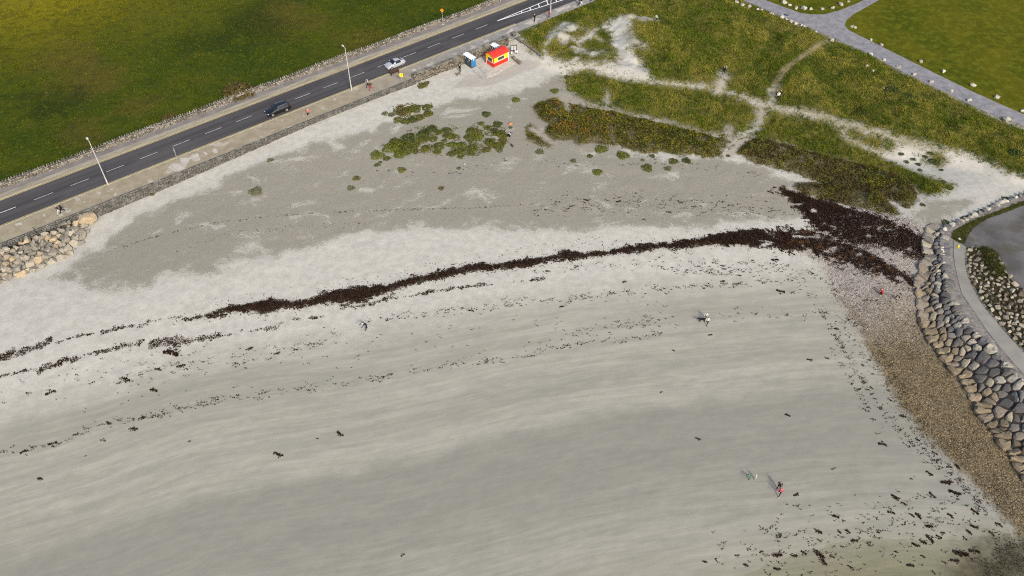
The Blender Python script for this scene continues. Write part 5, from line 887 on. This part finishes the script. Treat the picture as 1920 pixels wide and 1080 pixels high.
# ------------------------------------------------------------------ people
SKIN = paint('skin', (.46, .28, .2), .6, .3, .05); CLOTH = {}
def cl_(c):
    if c not in CLOTH: CLOTH[c] = paint('cloth', c, .9, .1, .12, 6)
    return CLOTH[c]
def pose_mesh(P):
    """one continuous skinned body; returns a mesh with slots skin, top, trousers, shoes, hair"""
    J = {}; E = []; Rd = {}
    def j(n, co, r_): J[n] = Vector(co); Rd[n] = r_
    lean = P.get('lean', 0); drop = P.get('drop', 0); pel = Vector((0, 0, .95-drop)); up = Vector((0, math.sin(lean), math.cos(lean))); fwd = Vector((0, math.cos(lean), -math.sin(lean)))
    j('pelvis', pel, .15); j('waist', pel+up*.2, .135); j('chest', pel+up*.40, .155); j('neck', pel+up*.56, .06); j('head', pel+up*.67+fwd*.03, .095); j('crown', pel+up*.76+fwd*.02, .085); j('nose', pel+up*.66+fwd*.145, .014)
    E += [('pelvis', 'waist'), ('waist', 'chest'), ('chest', 'neck'), ('neck', 'head'), ('head', 'crown'), ('head', 'nose')]
    for sd, k in ((-1, 'l'), (1, 'r')):
        th, kn = P['leg'][0 if sd < 0 else 1]; hip = pel+Vector((sd*.10, 0, -.05)); knee = hip+Vector((sd*.01, math.sin(th)*.43, -math.cos(th)*.43)); ank = knee+Vector((0, math.sin(th-kn)*.42, -math.cos(th-kn)*.42)); toe = ank+Vector((sd*.03, .19*math.cos(min(.8, max(0, kn-th))), -.03-.15*max(0, kn-th)*.5))
        j('hip'+k, hip, .105); j('knee'+k, knee, .065); j('ank'+k, ank, .045); j('toe'+k, toe, .04); E += [('pelvis', 'hip'+k), ('hip'+k, 'knee'+k), ('knee'+k, 'ank'+k), ('ank'+k, 'toe'+k)]
        sa_, el = P['arm'][0 if sd < 0 else 1]; sh = pel+up*.50+Vector((sd*.19, 0, 0)); elb = sh+Vector((sd*.06, math.sin(sa_)*.29, -math.cos(sa_)*.29)); wr_ = elb+Vector((-sd*.01, math.sin(sa_+el)*.25, -math.cos(sa_+el)*.25)); dv = (wr_-elb).normalized(); pm = wr_+dv*.07
        j('sh'+k, sh, .065); j('elb'+k, elb, .045); j('wr'+k, wr_, .03); j('palm'+k, pm, .034); E += [('chest', 'sh'+k), ('sh'+k, 'elb'+k), ('elb'+k, 'wr'+k), ('wr'+k, 'palm'+k)]
        side = Vector((0, 1, 0)) if abs(dv.y) < .8 else Vector((0, 0, 1))
        for f_, (o_, L_) in enumerate(((-.03, .065), (-.01, .08), (.01, .075), (.03, .06))):
            j(f'f{f_}a{k}', pm+side*o_+dv*L_*.6, .010); j(f'f{f_}b{k}', pm+side*o_+dv*L_+Vector((-sd*.02, 0, 0)), .009); E += [('palm'+k, f'f{f_}a{k}'), (f'f{f_}a{k}', f'f{f_}b{k}')]
        j('th'+k, wr_+dv*.03+side*.045, .011); E.append(('wr'+k, 'th'+k))
    nm = list(J); me = bpy.data.meshes.new('body'); me.from_pydata([J[n] for n in nm], [(nm.index(a_), nm.index(b_)) for a_, b_ in E], []); o = bpy.data.objects.new('tmp', me); COL.objects.link(o)
    o.modifiers.new('s', 'SKIN'); sv_ = me.skin_vertices[0].data
    for i, n in enumerate(nm): sv_[i].radius = (Rd[n], Rd[n]*(.72 if n in ('pelvis', 'waist', 'chest') else 1)); sv_[i].use_root = n == 'pelvis'
    sb = o.modifiers.new('b', 'SUBSURF'); sb.levels = 1; dg_ = bpy.context.evaluated_depsgraph_get(); ev = o.evaluated_get(dg_); m2 = bpy.data.meshes.new_from_object(ev); bpy.data.objects.remove(o)
    zmin = min(v.co.z for v in m2.vertices)
    for v in m2.vertices: v.co.z -= zmin
    for _ in range(5): m2.materials.append(None)
    bare = P.get('bare', 'none'); hd_ = J['head']-Vector((0, 0, zmin))
    seg = {}
    for a_, b_ in E:
        kq = 'x'
        if a_ in ('neck', 'head'): kq = 'head'
        elif a_ in ('pelvis', 'waist', 'chest') and not b_.startswith('hip') and b_ != 'neck': kq = 'top'
        elif b_ == 'neck': kq = 'head'
        elif b_.startswith('hip') or a_.startswith('hip'): kq = 'leg'
        elif a_.startswith('knee'): kq = 'shin'
        elif a_.startswith('ank'): kq = 'shoe'
        elif a_.startswith('sh'): kq = 'top'
        elif a_.startswith('elb'): kq = 'fore'
        else: kq = 'hand'
        seg[(a_, b_)] = kq
    for f in m2.polygons:
        c = f.center+Vector((0, 0, zmin)); best = 9; kq = 'x'
        for (a_, b_), q in seg.items():
            A_, B_ = J[a_], J[b_]; d = B_-A_; t_ = max(0, min(1, (c-A_).dot(d)/(d.length_squared+1e-9))); di = (c-A_-d*t_).length-.5*(Rd[a_]+Rd[b_])
            if di < best: best = di; kq = q
        h = c-J['head']; mi = {'top': 1, 'leg': 2, 'shoe': 3, 'hand': 0, 'shin': 0 if bare in ('legs', 'both') else 2, 'fore': 0 if bare in ('arms', 'both') else 1, 'head': 0}.get(kq, 1)
        if kq == 'head' and (h.dot(up) > .055 or h.dot(fwd) < -.03) and h.dot(up) > -.05: mi = 4
        f.material_index = mi; f.use_smooth = True
    return m2
WALK = [(.42, .10), (-.35, .35)]; ARMW = [(-.4, .25), (.4, .35)]
POSES = {'walk': pose_mesh({'leg': WALK, 'arm': ARMW}), 'walk_bare': pose_mesh({'leg': WALK, 'arm': ARMW, 'bare': 'both'}), 'stand': pose_mesh({'leg': [(.05, .05), (-.03, .03)], 'arm': [(.1, .5), (.0, .2)]}), 'run': pose_mesh({'leg': [(.8, .9), (-.5, .9)], 'arm': [(-.7, 1.5), (.6, 1.5)], 'lean': .15, 'bare': 'both'}), 'crouch': pose_mesh({'leg': [(1.45, 2.2), (1.3, 2.1)], 'arm': [(.9, .5), (.8, .6)], 'lean': .6, 'drop': .0}), 'bend': pose_mesh({'leg': [(.25, .15), (-.1, .1)], 'arm': [(.9, .2), (1.0, .3)], 'lean': .75})}
K_, WH_, NAVY, GR_ = (.012, .012, .014), (.68, .67, .66), (.02, .025, .06), (.16, .16, .17); REDC, PINK, GRN, BEI = (.40, .03, .03), (.55, .09, .12), (.02, .20, .10), (.52, .46, .38); BR_ = (.05, .03, .02); FAIR = (.42, .36, .26)
def person(u, v, label, pose, top_, trou, hair=BR_, rz=0., h=1., shoe=K_, z=None, group=None):
    p = at(u, v) if z is None else Vector((*onz(u, v, z), z)); o = bpy.data.objects.new('person', POSES[pose]); COL.objects.link(o); o.location = p; o.rotation_euler = (0, 0, rz); o.scale = (1.05*h, 1.05*h, h); tag(o, label, 'person', group)
    for i, m_ in enumerate((SKIN, cl_(top_), cl_(trou), cl_(shoe), cl_(hair))): o.material_slots[i].link = 'OBJECT'; o.material_slots[i].material = m_
    return o
E_, W_ = RH-math.pi/2, RH+math.pi/2
person(112.5, 401.5, 'person in black top and white trousers walking beside a companion above the rocks', 'walk', K_, (.66, .58, .56), BR_, W_, 1.08, z=.1); person(117.5, 398, 'person all in black walking on the pavement above the rocks', 'walk', K_, K_, GR_, W_, 1.08, z=.1)
person(578.5, 218.5, 'jogger in coral red top and dark shorts running along the pavement', 'run', (.75, .16, .14), K_, FAIR, E_, 1.05, z=.1)
person(690, 163, 'person in pale grey top and dark trousers walking near the second lamp', 'walk', (.36, .34, .33), K_, FAIR, W_, 1.08, z=.1); person(695.5, 168, 'person in red trousers and dark top walking near the second lamp', 'walk', (.06, .03, .03), REDC, BR_, W_, 1.1, z=.1)
person(862.5, 134.5, 'person in black standing on the sand below the toilets', 'stand', K_, K_, BR_, math.pi, 1.0)
person(1002.3, 40.5, 'person in a long black coat walking on the pavement by the hatched road marking', 'stand', K_, K_, FAIR, W_, 1.05, z=.08); person(1029, 33.5, 'person in a red jacket walking beside the lamp at the top', 'walk', REDC, K_, BR_, W_, 1.0, z=.08)
person(1085.5, 9, 'person in dark clothes walking with another at the top of the pavement', 'walk', K_, K_, BR_, W_, 1.05, z=.08); person(1090, 10, 'person in dark jacket and white trousers at the top of the pavement', 'walk', K_, WH_, BR_, W_, 1.05, z=.08); person(1108, 3, 'person in navy cut off by the top edge of the pavement', 'walk', NAVY, NAVY, BR_, W_, 1.0, z=.08)
person(1229.5, 41, 'person in white top and black trousers on the thin sandy dune track', 'walk', WH_, K_, K_, -1.2, 1.05)
person(1356, 139, 'person in black and grey standing at the top of the sandy dune gap', 'stand', K_, K_, FAIR, 3.0, 1.05); person(1359.5, 137, 'person in a grey jacket beside another at the sandy dune gap', 'stand', GR_, K_, BR_, 2.6, 1.02)
person(1458, 186.5, 'person in white top on the dune path junction', 'walk', (.74, .70, .62), K_, K_, 2.8, 1.05); person(1455.3, 183, 'person in cream hat and dark clothes on the dune path junction', 'stand', BR_, BR_, (.78, .74, .62), 2.6, .95); person(1462, 182.5, 'person in dark clothes on the right of the dune path junction', 'stand', K_, K_, FAIR, 2.6, .95)
person(953.5, 257, 'person in black sitting low on the sand beside the plant cluster', 'crouch', K_, K_, BR_, -.8, 1.0); person(957.5, 257.5, 'person in black and white crouched on the sand next to the plants', 'crouch', (.3, .3, .3), K_, BR_, 1.2, 1.0)
person(687.8, 617, 'lone person in navy with a white cap on the pale sand below the wrack line', 'bend', NAVY, K_, (.75, .72, .72), 2.2, 1.12)
person(1325.5, 608, 'person in white and black walking on the pale lower sand', 'walk', WH_, K_, K_, 2.5, .95); person(1323, 598, 'person in white top a few steps ahead on the pale lower sand', 'walk', (.62, .6, .58), GR_, K_, 2.5, .85)
person(1406, 899, 'child in a green top playing on the damp sand', 'bend', GRN, GR_, (.25, .05, .04), 1.5, .72); person(1415, 899, 'child in a white sunhat and white top on the damp sand', 'stand', (.74, .68, .60), BEI, (.8, .77, .7), -1.5, .68)
person(1459, 917, 'person in a black coat standing on the damp sand', 'stand', K_, K_, BR_, 2.6, 1.05); person(1460.5, 928, 'person in a pink red top with dark trousers on the damp sand', 'walk', PINK, K_, PINK, 2.4, 1.0, BEI)
person(1653, 555, 'person in a dark red top crouching on the shingle', 'crouch', (.30, .02, .025), BR_, (.35, .06, .06), .5, 1.05); person(1684, 562, 'person in black with pale legs crouching on the shingle near the causeway', 'crouch', K_, BEI, K_, 2.2, 1.0)
def dog(u, v, c, label, rz, h=1.):
    J = [('root', (0, -.28, .48), .11), ('chest', (0, .22, .48), .135), ('neck', (0, .38, .62), .075), ('head', (0, .48, .70), .075), ('muzzle', (0, .62, .66), .04), ('tail', (0, -.45, .58), .03), ('tail2', (0, -.62, .70), .02)]; E = [(0, 1), (1, 2), (2, 3), (3, 4), (0, 5), (5, 6)]; V = [q[1] for q in J]; rad = [q[2] for q in J]
    for sx_ in (-.09, .09):
        for b_, ch in ((1, [((sx_, .24, .33), .055), ((sx_, .22, .16), .035), ((sx_, .24, .03), .035)]), (0, [((sx_, -.24, .36), .075), ((sx_, -.38, .19), .035), ((sx_, -.34, .03), .035)])):
            prev = b_
            for co, r_ in ch: V.append(co); rad.append(r_); E.append((prev, len(V)-1)); prev = len(V)-1
        V.append((sx_*.7, .45, .79)); rad.append(.022); E.append((3, len(V)-1))
    me = bpy.data.meshes.new('dog'); me.from_pydata(V, E, []); o = bpy.data.objects.new('tmp', me); COL.objects.link(o); o.modifiers.new('s', 'SKIN')
    for i, r_ in enumerate(rad): me.skin_vertices[0].data[i].radius = (r_, r_); me.skin_vertices[0].data[i].use_root = i == 0
    o.modifiers.new('b', 'SUBSURF').levels = 1; m2 = bpy.data.meshes.new_from_object(o.evaluated_get(bpy.context.evaluated_depsgraph_get())); bpy.data.objects.remove(o); m2.materials.clear(); m2.materials.append(paint('dog_coat', c, .9, .1, .2, 6)); m2.polygons.foreach_set('use_smooth', [True]*len(m2.polygons))
    o = bpy.data.objects.new('dog', m2); COL.objects.link(o); o.location = at(u, v); o.rotation_euler = (0, 0, rz); o.scale = (h, h, h); tag(o, label, 'dog')
dog(859.5, 142, (.16, .10, .075), 'brown dog on the sand in front of the person by the toilets', 2.2, 1.15); dog(1315, 603, K_, 'black dog beside the people in white on the lower sand', 1.7, 1.2); dog(960, 275, (.05, .04, .04), 'small dark dog lying on the sand below the seated people', .6, .8)
